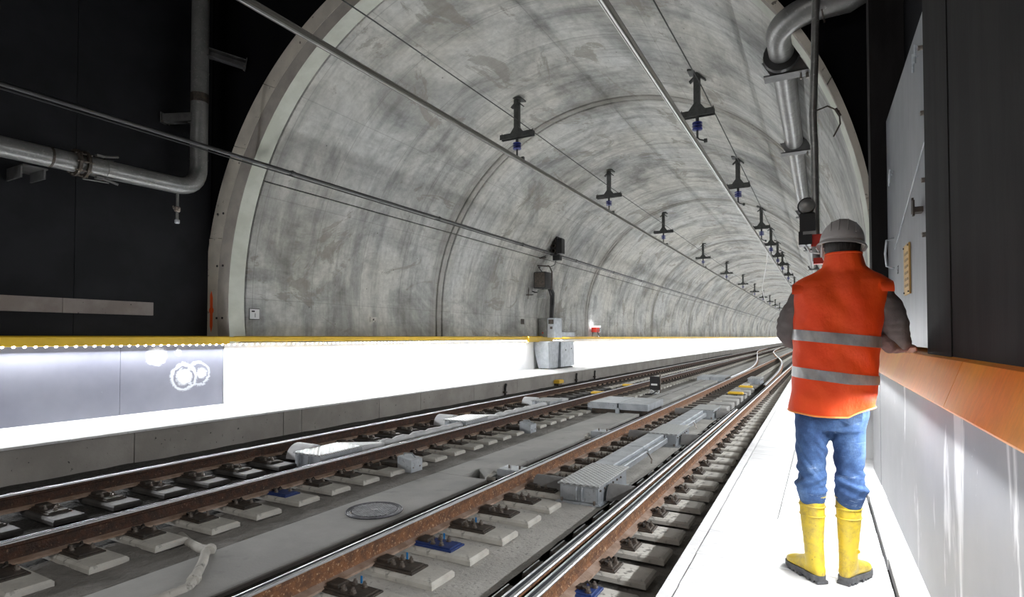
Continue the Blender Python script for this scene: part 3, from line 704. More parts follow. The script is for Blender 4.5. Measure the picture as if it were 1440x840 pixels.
# white covered switch gear in the far track
def fargear(y0, L, lab):
    t = thing('covered_switch_box', lab, 'switch machine', (-6.0, y0, 0), 'white covered boxes in the far track')
    MB().bbox(-6.08, -5.62, y0, y0 + L, 0, .17, .01).build('housing', 'galv', t)
    MB().bbox(-6.10, -5.60, y0 - .02, y0 + L, .17, .19, .008).build('lid', 'chequer', t)
    n = 12; mb = MB(); prof = [(.19 * math.cos(PI * i / n), .03 + .19 * math.sin(PI * i / n)) for i in range(n + 1)]
    q = [(-6.45, y0 + .35 + dy, z) for dy, z in prof] + [(-6.11, y0 + .35 + dy, z) for dy, z in prof]; k = n + 1
    mb.add(q, [(i, i + 1, k + i + 1, k + i) for i in range(n)] + [tuple(range(k))[::-1], tuple(range(k, 2 * k))]); mb.build('hood', 'cover', t, smooth='a')
    MB().cyl((-5.98, y0 - .03, .02), (-5.98, y0 - .03, .16), .02, 8).cyl((-5.80, y0 - .03, .02), (-5.80, y0 - .03, .16), .015, 8).build('latch_bar', 'galv', t)
    mb = MB(); mb.add([(-6.05, y0 + L, .0), (-5.62, y0 + L, .0), (-5.62, y0 + L, .19), (-6.05, y0 + L, .19), (-5.80, y0 + L + .5, .0), (-5.66, y0 + L + .5, .0), (-5.66, y0 + L + .5, .14), (-5.80, y0 + L + .5, .14)],
        [(0, 1, 2, 3), (7, 6, 5, 4), (0, 4, 5, 1), (1, 5, 6, 2), (2, 6, 7, 3), (3, 7, 4, 0)]); mb.build('tapered_cover', 'cover', t)
fargear(5.20, .75, 'white topped switch box in the far track, nearest of three')
fargear(8.55, .75, 'white topped switch box in the far track, middle of three')
fargear(12.1, .7, 'white topped switch box in the far track, farthest of three')
for a, b, lab in ((6.45, 8.52, 'white wrapped pull rod between the first two boxes in the far track'), (9.82, 12.05, 'white wrapped pull rod behind the middle box in the far track')):
    t = thing('pull_rod', lab, 'rod', (-5.73, a, .12))
    n = 16; MB().tube([(-5.73 + .015 * math.sin(i * 1.7), a + (b - a) * i / n, .115 + .01 * math.sin(i * 2.3)) for i in range(n + 1)], [.055 + .008 * math.sin(i * 2.1) for i in range(n + 1)], 10).build('wrapped_rod', 'cover', t, smooth=True)
    for y in (a + .4, (a + b) / 2, b - .4): MB().box(-5.78, -5.68, y - .04, y + .04, -.03, .08).build('rod_support', 'steel', t)
# small boxes beside the far right rail
for y, lab in ((5.72, 'small galvanised lock box bolted beside the far track, nearest of three'), (9.0, 'small galvanised lock box beside the far track, middle of three'), (12.3, 'small galvanised lock box beside the far track, farthest of three')):
    t = thing('lock_box', lab, 'box', (-4.62, y, 0))
    MB().add([(-4.72, y - .1, .0), (-4.50, y - .1, .0), (-4.50, y + .12, .0), (-4.72, y + .12, .0), (-4.72, y - .1, .19), (-4.50, y - .1, .15), (-4.50, y + .12, .15), (-4.72, y + .12, .19)],
             [(3, 2, 1, 0), (4, 5, 6, 7), (0, 1, 5, 4), (1, 2, 6, 5), (2, 3, 7, 6), (3, 0, 4, 7)]).build('box_body', 'galv', t)
    MB().tube([(-4.68, y - .02, .19), (-4.68, y - .02, .215), (-4.60, y + .04, .21), (-4.55, y + .05, .16)], .01, 6).build('handle', 'galv', t)
    for yy in (-.06, .07): MB().cyl((-4.50, y + yy, .06), (-4.492, y + yy, .06), .010, 6).build('bolt', 'bolt', t)
    MB().box(-5.05, -4.74, y - .06, y + .06, .03, .09).cyl((-5.0, y - .1, .07), (-4.74, y - .1, .07), .03, 10).build('drive_rod', 'steel', t)
for y, lab in ((6.0, 'small grey box against the left rail of the near track, nearer of two'), (9.1, 'small grey box against the left rail of the near track, farther of two')):
    t = thing('lock_box', lab, 'box', (-3.25, y, 0))
    MB().bbox(-3.42, -3.08, y - .12, y + .14, -.01, .12, .008).build('box_body', 'galv', t)
    for x in (-3.32, -3.18): MB().cyl((x, y, .12), (x, y, .16), .012, 8).build('bolt', 'bolt', t)
    MB().tube([(-3.40, y - .2, .02), (-3.46, y - .45 + .2, .03), (-3.5, y - .05, .05)], .03, 8).build('conduit_stub', 'pad', t)

# large boxes between the tracks
t = thing('cable_vault', 'low wide grey cable vault between the tracks at mid distance', 'cable vault', (-3.9, 12.2, 0))
for a, b in ((-4.60, -3.98), (-3.94, -3.30)):
    MB().box(a, b, 12.05, 13.4, .10, .24).build('lid', 'galv', t)
    MB().box(a + .02, b - .02, 12.1, 13.3, -.02, .10).build('vault_wall', 'steel', t)
MB().bbox(-4.0, -3.92, 12.0, 12.06, -.05, .14, .005).build('clamp_post', 'galv', t)
for k, y in enumerate((13.6, 16.4, 19.2)):
    t = thing('trough_lid', 'long grey trough lid between the tracks, %s beyond the cable vault' % ORD[k + 1], 'trough lid', (-3.8, y, 0))
    MB().bbox(-4.05, -3.42, y, y + 2.7, .021, .10, .01).build('lid_slab', 'slab', t)
    MB().box(-3.82, -3.80, y + .1, y + 2.5, .10, .104).build('lid_seam', 'joint', t)
t = thing('cable_vault', 'far low grey cable vault beyond the long trough lids', 'cable vault', (-3.8, 22.3, 0))
for a, b in ((-4.2, -3.75), (-3.72, -3.2)): MB().box(a, b, 22.2, 23.6, .021, .20).build('lid', 'galv', t)

# signal box on the ground with cable
t = thing('ground_signal', 'small black ground signal with a white bar beside the far track', 'signal', (-4.4, 16.8, 0))
MB().bbox(-4.52, -4.26, 16.75, 16.95, .12, .52, .02).build('signal_case', 'blackm', t)
MB().box(-4.48, -4.30, 16.735, 16.75, .26, .31).build('white_bar', 'white', t)
MB().cyl((-4.24, 16.85, .0), (-4.24, 16.85, .62), .02, 8).build('post', 'bolt', t)
MB().tube([(-4.39 + .13 * math.cos(a), 16.8 + .08 * math.sin(a), .07 + .05 * math.sin(a * 2)) for a in [i * .5 for i in range(22)]], .018, 6).build('cable_coil', 'white', t)
MB().tube([(-4.3, 16.7, .1), (-4.4, 16.5, .02), (-4.8, 16.4, .02), (-5.1, 16.3, .03)], .018, 6).build('cable', 'blackm', t)
MB().box(-4.5, -4.2, 16.76, 16.95, -.02, .03).cyl((-4.42, 16.85, .03), (-4.42, 16.85, .13), .02, 8).build('foot', 'galv', t)

# manhole cover
t = thing('manhole_cover', 'round cast iron manhole cover in the slab between the tracks', 'manhole cover', (-3.80, 4.19, .02))
c0 = (-3.80, 4.19, .02)
MB().lathe(c0, (0, 0, 1), [(0, .27), (.006, .27), (.006, .01)], 40).build('frame', 'cast', t)
for k, r in enumerate((.262, .245, .228)):
    n = 48; MB().tube([(c0[0] + r * math.cos(2 * PI * i / n), c0[1] + r * math.sin(2 * PI * i / n), .029) for i in range(n + 1)], .0045, 5, False).build('rim_ring', 'ironrib', t)
mb = MB()
for i in range(-9, 10):
    x = i * .0225; h = math.sqrt(max(0, .212 ** 2 - x * x))
    mb.box(c0[0] + x - .005, c0[0] + x + .005, c0[1] - h, c0[1] + h, .026, .034)
    if i % 2 == 0: mb.box(c0[0] - h, c0[0] + h, c0[1] + x - .004, c0[1] + x + .004, .026, .031)
mb.build('tread_ribs', 'ironrib', t)
MB().lathe((c0[0], c0[1], .026), (0, 0, 1), [(0, .035), (.010, .035), (.010, .0)], 16).build('centre_boss', 'ironrib', t)
# bent pipe
t = thing('bent_conduit', 'bent grey concrete coated conduit lying at the slab edge, lower left', 'pipe', (-4, 2.6, 0))
MB().tube([(-4.85, 2.95, -.01), (-4.6, 2.86, .0), (-4.35, 2.80, .01), (-4.20, 2.78, .035), (-4.16, 2.72, .04), (-4.0, 2.60, .045), (-3.78, 2.40, .045), (-3.70, 2.30, .03), (-3.72, 2.15, .02), (-3.80, 2.0, .0)],
          [.03, .033, .035, .036, .034, .034, .034, .034, .034, .03], 12).build('conduit', 'pad', t, smooth=True)
MB().lathe((-4.18, 2.77, .04), (.85, -.9, 0), [(-.03, .038), (-.03, .043), (.03, .043), (.03, .038)], 12).build('coupling', 'pad', t)
MB().lathe((-3.76, 2.38, .045), (.85, -.9, 0), [(-.03, .038), (-.03, .042), (.03, .042), (.03, .038)], 12).build('coupling', 'pad', t)
# kerb fittings
for y, z, nm, lab, mat in ((14.5, .12, 'cable_stub', 'short dark cable stub on the kerb, nearest of three', 'blackm'), (19.95, .12, 'cable_stub', 'short dark cable stub on the kerb beside the yellow lamp', 'blackm'), (21.9, .1, 'cable_stub', 'short dark cable stub on the kerb, farthest of three', 'blackm')):
    t = thing(nm, lab, 'cable', (-8.18, y, 0)); MB().tube([(-8.16, y, -.02), (-8.16, y, .2), (-8.17, y + .06, .3), (-8.2, y + .14, .28)], .035, 8).build('cable', mat, t)
    MB().box(-8.215, -8.12, y - .05, y + .05, .05, .1).build('cable_clip', 'steel', t)
t = thing('kerb_lamp', 'small yellow lamp housing fixed low on the concrete kerb', 'lamp', (-8.15, 18.2, .1))
MB().bbox(-8.21, -8.0, 18.0, 18.4, .08, .2, .03).build('housing', 'yellowbox', t); MB().bbox(-8.21, -8.05, 18.05, 18.35, .0, .08, .01).build('housing_base', 'steel', t)

# ------------------------------------------------------------------ overhead conductor rails
def bar(name, label, x, z, y0=-2, y1=END):
    t = thing(name, label, 'conductor rail', (x, 2, z))
    MB().prism([(x - .045, z + .10), (x + .045, z + .10), (x + .045, z + .085), (x + .012, z + .08), (x + .012, z + .035), (x - .012, z + .035), (x - .012, z + .08), (x - .045, z + .085)], y0, y1).build('profile_web', 'aludark', t)
    MB().prism([(x - .02, z + .035), (x - .006, z + .035), (x - .006, z), (x - .024, z + .008)], y0, y1).prism([(x + .006, z + .035), (x + .02, z + .035), (x + .024, z + .008), (x + .006, z)], y0, y1).build('profile_jaws', 'alu', t)
    MB().cyl((x, y0, z + .004), (x, y1, z + .004), .0075, 8).build('contact_wire', 'steel', t)
    return t
bar('conductor_rail', 'aluminium overhead conductor rail above the far track', -6.26, 5.82)
bar('conductor_rail', 'aluminium overhead conductor rail above the near track', -2.22, 5.555)
def sweepbar(pts, lab, r=.03):
    t = thing('crossover_conductor', lab, 'conductor rail', pts[0]); MB().tube(pts, r, 8).build('profile', 'alu', t)
sweepbar([(-2.3, 29.5, 5.72), (-2.6, 33, 5.7), (-3.3, 40, 5.7), (-4.3, 50, 5.72), (-5.2, 62, 5.75), (-5.9, 74, 5.8)], 'curved conductor bar leaving the near overhead rail in the distance')
def mast(x, y, zt, zb, label, grp, hw=.30):
    t = thing('catenary_support', label, 'support', (x, y, zt), grp)
    MB().obox((x, y, zt + .0), (1, 0, -.15), (0, 1, 0), (.15, 0, 1), .17, .15, .018).obox((x + .02, y, zt - .08), (1, 0, 0), (0, 1, 0), (0, 0, 1), .02, .10, .08).build('top_plate', 'mast', t)
    MB().obox((x - .05, y, zt - .10), (1, 0, .9), (0, 1, 0), (-.9, 0, 1), .13, .05, .014).obox((x + .07, y, zt - .10), (1, 0, -.9), (0, 1, 0), (.9, 0, 1), .13, .05, .014).build('gusset', 'mast', t)
    sb = zb + .62
    MB().box(x - .06, x + .06, y - .06, y + .06, sb, zt - .02).build('stem', 'mast', t)
    MB().add([(x - .17, y - .05, sb), (x + .17, y - .05, sb), (x + .05, y - .05, sb + .16), (x - .05, y - .05, sb + .16), (x - .17, y + .05, sb), (x + .17, y + .05, sb), (x + .05, y + .05, sb + .16), (x - .05, y + .05, sb + .16)],
             [(0, 1, 2, 3), (7, 6, 5, 4), (0, 4, 5, 1), (1, 5, 6, 2), (2, 6, 7, 3), (3, 7, 4, 0)]).build('stem_foot', 'mast', t)
    MB().box(x - hw, x + hw, y - .075, y + .075, sb - .035, sb).box(x - hw, x + hw, y - .075, y - .055, sb - .12, sb - .03).box(x - hw, x + hw, y + .055, y + .075, sb - .12, sb - .03).build('crossarm', 'mast', t)
    for s in (-1, 1): MB().cyl((x + s * (hw - .02), y, sb - .13), (x + s * (hw - .02), y, sb + .05), .010, 6).build('adjusting_bolt', 'mast', t)
    MB().cyl((x, y, zb + .40), (x, y, sb - .03), .034, 8).build('drop_rod', 'mast', t)
    MB().cyl((x, y, zb + .06), (x, y, zb + .24), .022, 8).build('clamp_rod', 'mast', t)
    pr_ = [(0, .03)]
    for k in range(3): pr_ += [(.005 + k * .06, .03), (.012 + k * .06, .10), (.035 + k * .06, .10), (.05 + k * .06, .035)]
    MB().lathe((x, y, zb + .22), (0, 0, 1), pr_ + [(.19, .03)], 14).build('insulator', 'insul', t, smooth='a')
    MB().tube([(x, y, zb + .08), (x + .04, y, zb + .03), (x + .16, y, zb - .02)], .016, 6).box(x + .13, x + .19, y - .03, y + .03, zb - .05, zb + .02).build('rail_clamp', 'mast', t)
GS = 'supports of the overhead conductor above the far track'; GN = 'supports of the overhead conductor above the near track'
for k, y in enumerate((12.04, 18.76, 26.4, 36.3, 46.0, 56.1, 66.2, 76, 86, 96, 106, 118)):
    mast(-6.45, y, 7.44, 6.0, 'dark hanging support above the far track, %s from the tunnel mouth' % ORD[k + 1], GS, .44)
for k, y in enumerate((11.85, 18.14, 25.5, 30.4, 35, 39.2, 46.0, 56.1, 66.2, 76, 86, 96)):
    mast(-2.2, y, 7.07, 5.66, 'dark hanging support above the near track, %s from the tunnel mouth' % ORD[k + 1], GN, .33)
# thin wires
def wire(pts, label, r=.012, mat='mast', name='overhead_wire'):
    t = thing(name, label, 'wire', pts[0]); MB().tube(pts, r, 6).build('cable', mat, t); return t
wire([(-6.55, 3.0, 6.87), (-6.42, 7.0, 6.88), (-6.40, 12, 6.90), (-6.42, 18.8, 6.87), (-6.42, 26.4, 6.90), (-6.45, 36.3, 6.90), (-6.45, 66, 6.90), (-6.45, 118, 6.90)], 'thin earth wire running from mast to mast over the far track')
wire([(-2.35, 3.0, 6.82), (-2.1, 11.85, 6.74), (-2.08, 18.14, 6.74), (-2.08, 25.5, 6.74), (-2.1, 39, 6.74), (-2.1, 96, 6.74)], 'thin earth wire running from mast to mast over the near track')
wire([(-1.35, 7.35, 6.47)] + [(-1.35, y, 6.47) for y in range(10, 120, 10)], 'thin cable clipped along the vault right of the near track supports', .014)

# ------------------------------------------------------------------ left wall services
t = thing('cable_pipe', 'long black pipe clipped along the left side of the tunnel vault', 'pipe', (-9.3, 7, 5.0))
px, pz = -9.14, 4.915
MB().cyl((px, -2, pz), (px, END, pz), .035, 10).build('pipe_run', 'blackpipe', t, smooth='a')
MB().cyl((px - .045, -2, pz - .05), (px - .045, END, pz - .05), .013, 6).build('thin_cable', 'blackpipe', t)
y = 7.7
while y < 100:
    MB().tube([(px - .33, y, pz + .04), (px - .1, y, pz - .02), (px, y, pz - .045), (px + .05, y, pz), (px, y, pz + .05), (px - .08, y, pz + .02)], .012, 6).lathe((px, y - .05, pz), (0, 1, 0), [(0, .045), (.1, .045)], 10).build('pipe_clip', 'blackpipe', t); y += 4.9
# big grey pipe with elbow
t = thing('drain_pipe', 'thick grey pipe on the black left wall turning upward at an elbow', 'pipe', (-10.1, 5, 4.4))
def bend(p0, p1, p2, r, n=8):
    p0, p1, p2 = map(Vector, (p0, p1, p2)); a = p1 + (p0 - p1).normalized() * r; c = p1 + (p2 - p1).normalized() * r; out = []
    for i in range(n + 1):
        u = i / n; out.append(a * (1 - u) ** 2 * 1 + p1 * 2 * u * (1 - u) + c * u * u)
    return out
X0 = -9.93
MB().tube([(X0, -3, 4.26), (X0, 2, 4.30)] + bend((X0, 2, 4.3), (X0, 6.28, 4.36), (X0, 6.28, 12), .42) + [(X0, 6.28, 8), (X0, 6.28, 12)], .145, 24).build('pipe_run', 'pipe', t, smooth='a')
mb = MB()
for y in (4.32, 4.44): mb.lathe((X0, y, 4.335), (0, 1, .01), [(0, .15), (0, .205), (.04, .205), (.04, .15)], 20)
mb.build('flange', 'steel', t)
for k in range(8):
    a = k * PI / 4; MB().cyl((X0 + .18 * math.cos(a), 4.29, 4.335 + .18 * math.sin(a)), (X0 + .18 * math.cos(a), 4.51, 4.335 + .18 * math.sin(a)), .014, 6).build('flange_bolt', 'bolt', t)
MB().lathe((X0, 4.74, 4.34), (0, 1, .01), [(0, .147), (0, .155), (.1, .155), (.1, .147)], 20).build('band_clamp', 'galvdull', t)
for z in (-.17, .17): MB().tube([(X0 + .05, 4.66, 4.34 + z), (X0 + .07, 4.8, 4.34 + z * 1.15), (X0 + .08, 4.9, 4.34 + z * 1.3)], .02, 6).box(X0, X0 + .08, 4.6, 4.7, 4.34 + z - .02, 4.34 + z + .02).build('clamp_lug', 'galvdull', t)
MB().tube([(X0 + .05, 4.42, 4.10), (X0 + .05, 4.78, 4.12)], .010, 6).build('tie_rod', 'galvdull', t)
MB().lathe((X0, 4.0, 4.33), (0, 1, .01), [(0, .147), (0, .152), (.03, .152), (.03, .147)], 20).build('support_strap', 'steel', t)
for z in (4.9, 5.95, 6.5): MB().lathe((X0, 6.28, z), (0, 0, 1), [(0, .147), (0, .151), (.02 if z != 5.95 else .16, .151), (.02 if z != 5.95 else .16, .147)], 20).build('sleeve', 'galvdull' if z != 5.95 else 'steel', t)
def bracket(a, b, label, w=.07, h=.07):
    a, b = Vector(a), Vector(b); d = (b - a); L = d.length; d.normalize(); s = d.cross(Vector((0, 0, 1))).normalized(); u = s.cross(d)
    t = thing('pipe_bracket', label, 'bracket', a); m_ = (a + b) / 2
    MB().obox(m_ + u * h, d, s, u, L / 2, w, .006).obox(m_ - u * h, d, s, u, L / 2, w, .006).obox(m_ + s * w, d, s, u, L / 2, .006, h).build('channel', 'bracket', t)
    MB().obox(a, d, s, u, .008, w * 1.5, h * 1.4).build('wall_plate', 'bracket', t)
    for q in (-1, 1): MB().cyl(a + s * q * w * 1.2 - u * h, a + s * q * w * 1.2 - u * h + d * .03, .014, 6).build('bolt', 'bolt', t)
    MB().obox(b - u * (h + .02), d, s, u, .10, .03, .012).build('clamp_bar', 'bracket', t)
bracket((-10.49, 5.98, 5.66), (-9.96, 6.2, 5.66), 'galvanised bracket carrying the vertical grey pipe, lower one at left')
bracket((-9.50, 6.90, 6.82), (-9.84, 6.36, 6.90), 'galvanised bracket reaching right from the vertical grey pipe, upper one')
t = thing('pipe_bracket', 'dark box bracket under the horizontal grey pipe at left', 'bracket', (-10.3, 3.9, 4.05))
MB().box(-10.5, -9.98, 3.72, 4.02, 4.14, 4.16).box(-10.5, -10.05, 3.72, 3.74, 3.98, 4.14).build('channel', 'bracket', t)
MB().obox((-10.2, 3.98, 4.07), (1, 0, 0), (0, 1, 0), (0, 0, 1), .22, .012, .07).build('side_plate', 'bracket', t)
t = thing('drain_valve', 'small brass drain valve hanging under the grey pipe elbow', 'valve', (-9.93, 5.9, 4.2))
MB().cyl((-9.93, 5.9, 4.22), (-9.93, 5.9, 3.72), .022, 10).build('stub', 'galvdull', t)
MB().lathe((-9.93, 5.9, 3.88), (0, 0, 1), [(0, .03), (.02, .05), (.08, .05), (.10, .03)], 12).cyl((-9.93, 5.84, 3.93), (-9.85, 5.78, 3.95), .015, 6).build('valve_body', 'bolt', t)
MB().lathe((-9.93, 5.9, 3.68), (0, 0, 1), [(0, .03), (.01, .04), (.06, .04), (.08, .02)], 12).build('outlet', 'galv', t)

# orange mark, number plate, little things on lining
t = thing('survey_mark', 'orange sprayed survey mark at the left edge of the portal', 'mark', (-10.4, 6.84, 2.2))
MB().lathe((-10.37, 6.846, 2.20), (0, -1, 0), [(0, .07), (.003, .07), (.003, .001)], 20).build('paint_disc', 'orangemark', t)
MB().add([(-10.41, 6.846, 1.9), (-10.37, 6.846, 1.78), (-10.33, 6.846, 1.9), (-10.33, 6.846, 2.45), (-10.37, 6.846, 2.58), (-10.41, 6.846, 2.5), (-10.41, 6.842, 1.9), (-10.37, 6.842, 1.78), (-10.33, 6.842, 1.9), (-10.33, 6.842, 2.45), (-10.37, 6.842, 2.58), (-10.41, 6.842, 2.5)],
         [(0, 1, 2, 3, 4, 5), (11, 10, 9, 8, 7, 6)] + [(i, (i + 1) % 6, 6 + (i + 1) % 6, 6 + i) for i in range(6)]).build('paint_stroke', 'orangemark', t)
t = thing('number_plate', 'small white plate with the number 1 on the tunnel wall by the portal', 'sign', (-10.06, 7.55, 2.16))
MB().box(-10.09, -10.05, 7.45, 7.67, 2.05, 2.25).build('plate', 'white', t)
MB().box(-10.095, -10.06, 7.435, 7.685, 2.035, 2.265).build('frame', 'ink', t)
text('numeral', '1', .12, 'ink', t, (-10.047, 7.57, 2.12), (PI / 2, 0, PI / 2))
MB().box(-10.049, -10.046, 7.49, 7.56, 2.19, 2.22).build('mark_line', 'ink', t)
def lblock(name, lab, cat, y, z, h, w, mat, x=-10.06):
    t = thing(name, lab, cat, (x, y, z)); MB().box(x - .03, x + .02, y - w / 2, y + w / 2, z - h / 2, z + h / 2).build('plate', mat, t)
    MB().cyl((x + .02, y, z), (x + .026, y, z), min(h, w) * .2, 8).build('screw', 'ink', t)
lblock('junction_plate', 'small square socket plate low on the tunnel wall left of the equipment', 'plate', 11.0, 2.13, .13, .22, 'pad')
lblock('junction_plate', 'tiny white marker disc on the tunnel wall, first wall segment', 'plate', 12.5, 3.12, .09, .12, 'white', -10.05)
lblock('junction_plate', 'small dark plate left of the grey cabinet on the wall', 'plate', 19.2, 2.27, .2, .25, 'steel')
# vertical orange marks on wall
for y, h, lab in ((17.9, .55, 'orange paint mark on the wall left of the grey cabinet'), (29.8, .5, 'faint orange paint mark on the wall beyond the red lamp'), (38.2, .5, 'faint orange paint mark on the wall, third along'), (74.0, .7, 'wide orange mark on the far tunnel wall')):
    t = thing('survey_mark', lab, 'mark', (-10.07, y, 2)); w_ = .07 if y < 70 else 4
    MB().add([(-10.075, y - w_, 1.95 - h * .1), (-10.075, y, 1.95 - h / 2), (-10.075, y + w_, 1.95 - h * .1), (-10.075, y, 1.95 + h / 2), (-10.068, y - w_, 1.95 - h * .1), (-10.068, y, 1.95 - h / 2), (-10.068, y + w_, 1.95 - h * .1), (-10.068, y, 1.95 + h / 2)],
             [(0, 1, 2, 3), (7, 6, 5, 4), (0, 4, 5, 1), (1, 5, 6, 2), (2, 6, 7, 3), (3, 7, 4, 0)]).build('paint_stroke', 'orangemark', t)

# equipment group on left wall
t = thing('wall_loudspeaker', 'black square loudspeaker housing in a round wire bracket on the tunnel wall', 'loudspeaker', (-9.7, 20, 3.9))
MB().bbox(-9.72, -9.22, 20.1, 20.75, 3.55, 4.18, .03).build('housing', 'blackm', t)
MB().box(-9.68, -9.26, 20.085, 20.1, 3.59, 4.14).build('grille', 'steel', t)
MB().tube([(-9.72 + .42 * math.cos(a) - .05, 20.45, 3.92 + .5 * math.sin(a)) for a in [1.2 + i * .28 for i in range(17)]], .025, 6).build('hoop', 'blackm', t)
MB().tube([(-10.02, 20.2, 4.5), (-9.7, 20.3, 4.45), (-9.2, 20.4, 4.40), (-9.12, 20.45, 4.2), (-9.16, 20.5, 3.5)], .03, 6).build('frame_bar', 'steel', t)
MB().tube([(-10.05, 20.2, 3.1), (-9.95, 20.1, 3.5), (-9.98, 20.1, 4.0)], .03, 6).tube([(-10.02, 20, 3.3), (-9.7, 20, 3.3)], .02, 6).build('side_bar', 'steel', t)
MB().bbox(-9.62, -9.32, 20.2, 20.35, 3.18, 3.5, .02).cyl((-9.5, 20.17, 3.3), (-9.5, 20.21, 3.3), .07, 12).build('junction_box', 'galvdull', t)
MB().tube([(-9.55, 20.5, 4.2), (-9.75, 20.4, 4.5), (-9.6, 20.3, 4.72), (-9.3, 20.3, 4.8)], .018, 6).build('cable', 'blackm', t)
MB().tube([(-10.0, 20.2, 4.45), (-9.75, 20.2, 4.98), (-9.5, 20.2, 4.7), (-9.25, 20.2, 4.72)], .022, 6).tube([(-9.75, 20.2, 4.98), (-9.3, 20.2, 4.92)], .022, 6).build('bracket_arm', 'steel', t)
t.location.y -= .6
t = thing('tunnel_signal', 'black railway signal head above the wall loudspeaker, on the black pipe', 'signal', (-9.2, 20.2, 5))
MB().bbox(-9.28, -9.0, 20.05, 20.35, 4.86, 5.6, .03).bbox(-9.0, -8.82, 20.1, 20.4, 4.92, 5.52, .03).build('signal_case', 'blackm', t)
for z in (5.02, 5.22, 5.42): MB().lathe((-9.12, 20.06, z), (0, -1, 0), [(0, .08), (.10, .08), (.10, .07), (.01, .06), (.01, 0)], 12).build('signal_hood', 'steel', t, smooth='a')
MB().bbox(-9.2, -8.9, 20.1, 20.3, 4.66, 4.86, .02).build('lower_box', 'blackm', t)
MB().box(-9.45, -9.28, 20.15, 20.22, 5.0, 5.1).build('mounting_arm', 'steel', t)
MB().tube([(-9.1, 20.2, 4.66), (-9.12, 20.1, 4.48), (-9.3, 20.1, 4.42), (-9.45, 20.2, 4.5)], .015, 6).build('cable', 'blackm', t)
t = thing('cable_run', 'thick black cable dropping from the loudspeaker to the grey cabinet', 'cable', (-9.4, 20.4, 3))
MB().tube([(-9.32, 20.0, 3.75), (-9.3, 20.35, 3.4), (-9.5, 20.75, 3.0), (-9.55, 20.75, 2.35)], .07, 8).build('cable', 'blackm', t)
MB().tube([(-9.40, 20.0, 3.75), (-9.42, 20.4, 3.3), (-9.6, 20.70, 2.35)], .03, 8).build('second_cable', 'blackm', t)
t = thing('control_cabinet', 'tall grey control cabinet standing on the yellow coping', 'cabinet', (-9.7, 20.8, 1.68))
MB().bbox(-9.98, -9.62, 20.45, 21.2, 1.69, 2.42, .01).build('cabinet_body', 'galvdull', t)
MB().bbox(-9.62, -9.30, 20.5, 21.2, 1.66, 2.44, .01).build('cabinet_door', 'galv', t)
MB().box(-9.57, -9.35, 20.49, 20.5, 2.20, 2.38).box(-9.50, -9.40, 20.487, 20.5, 2.0, 2.1).build('label_plate', 'steel', t)
MB().cyl((-9.8, 20.44, 1.85), (-9.8, 20.46, 1.85), .035, 8).build('socket', 'red', t)
t = thing('cable_box', 'flat grey box lying on the coping right of the control cabinet', 'box', (-9.6, 22, 1.7))
MB().bbox(-9.95, -9.55, 21.5, 23.2, 1.69, 1.92, .02).build('box_body', 'galvdull', t); MB().box(-9.55, -9.54, 21.6, 23.1, 1.73, 1.88).build('lid', 'galv', t)
t = thing('service_hatch', 'pair of scuffed white metal service boxes under the coping', 'cabinet', (-9.7, 21, .45))
MB().add([(-9.92, 20.3, .45), (-9.45, 20.3, .45), (-9.45, 21.15, .45), (-9.92, 21.15, .45), (-10.08, 20.1, 1.48), (-9.40, 20.1, 1.48), (-9.40, 21.15, 1.48), (-10.08, 21.15, 1.48)],
         [(3, 2, 1, 0), (4, 5, 6, 7), (0, 1, 5, 4), (1, 2, 6, 5), (2, 3, 7, 6), (3, 0, 4, 7)]).build('left_box', 'galv', t)
MB().box(-9.9, -9.35, 21.22, 22.6, .47, 1.48).build('right_box', 'galv', t)
MB().box(-10.0, -9.33, 20.1, 22.7, 1.48, 1.52).build('top_rail', 'white', t)
for z, y in ((1.15, 21.7), (1.2, 22.3)): MB().cyl((-9.35, y, z), (-9.335, y, z), .03, 8).build('lock', 'ink', t)
MB().box(-9.9, -9.36, 20.4, 22.5, .42, .45).build('plinth', 'ink', t)
t = thing('warning_lamp', 'red warning lamp on black legs standing on the coping', 'lamp', (-9.85, 26.5, 1.7))
MB().bbox(-9.98, -9.72, 26.35, 26.75, 1.92, 2.18, .02).build('lamp_case', 'red', t)
MB().box(-10.0, -9.68, 26.33, 26.8, 2.18, 2.22).build('lamp_glass', 'lamp', t)
for x0, x1 in ((-9.96, -10.0), (-9.74, -9.62)): MB().tube([(x0, 26.5, 1.95), (x1, 26.5, 1.675)], .022, 6).build('leg', 'blackm', t)
MB().box(-9.95, -9.72, 26.85, 27.1, 1.9, 2.15).build('battery_box', 'galvdull', t)

# ------------------------------------------------------------------ right: big duct, brackets, post with signal
t = thing('duct_pipe', 'thick galvanised pipe bending out of the tunnel crown at upper right', 'pipe', (-.41, 8, 5.2))
DZ = 5.10
pts = [(-.41, 34, DZ), (-.41, 10, DZ)] + bend((-.41, 10, DZ), (-.41, 6.75, DZ + .03), (.9, 6.60, DZ + .14), .40, 10) + [(.25, 6.7, DZ + .06), (.55, 6.62, DZ + .16), (.8, 6.6, DZ + .4), (.9, 6.6, DZ + .8)]
MB().tube(pts, .140, 24).build('pipe_run', 'galvdull', t, smooth='a')
MB().lathe((-.41, 7.5, DZ), (0, 1, 0), [(0, .14), (0, .20), (.05, .21), (.07, .14)], 24).build('collar', 'blackm', t)
MB().lathe((.02, 6.73, DZ + .035), (1, -.1, .1), [(0, .14), (0, .144), (.015, .144), (.015, .14)], 24).build('weld_band', 'steel', t)
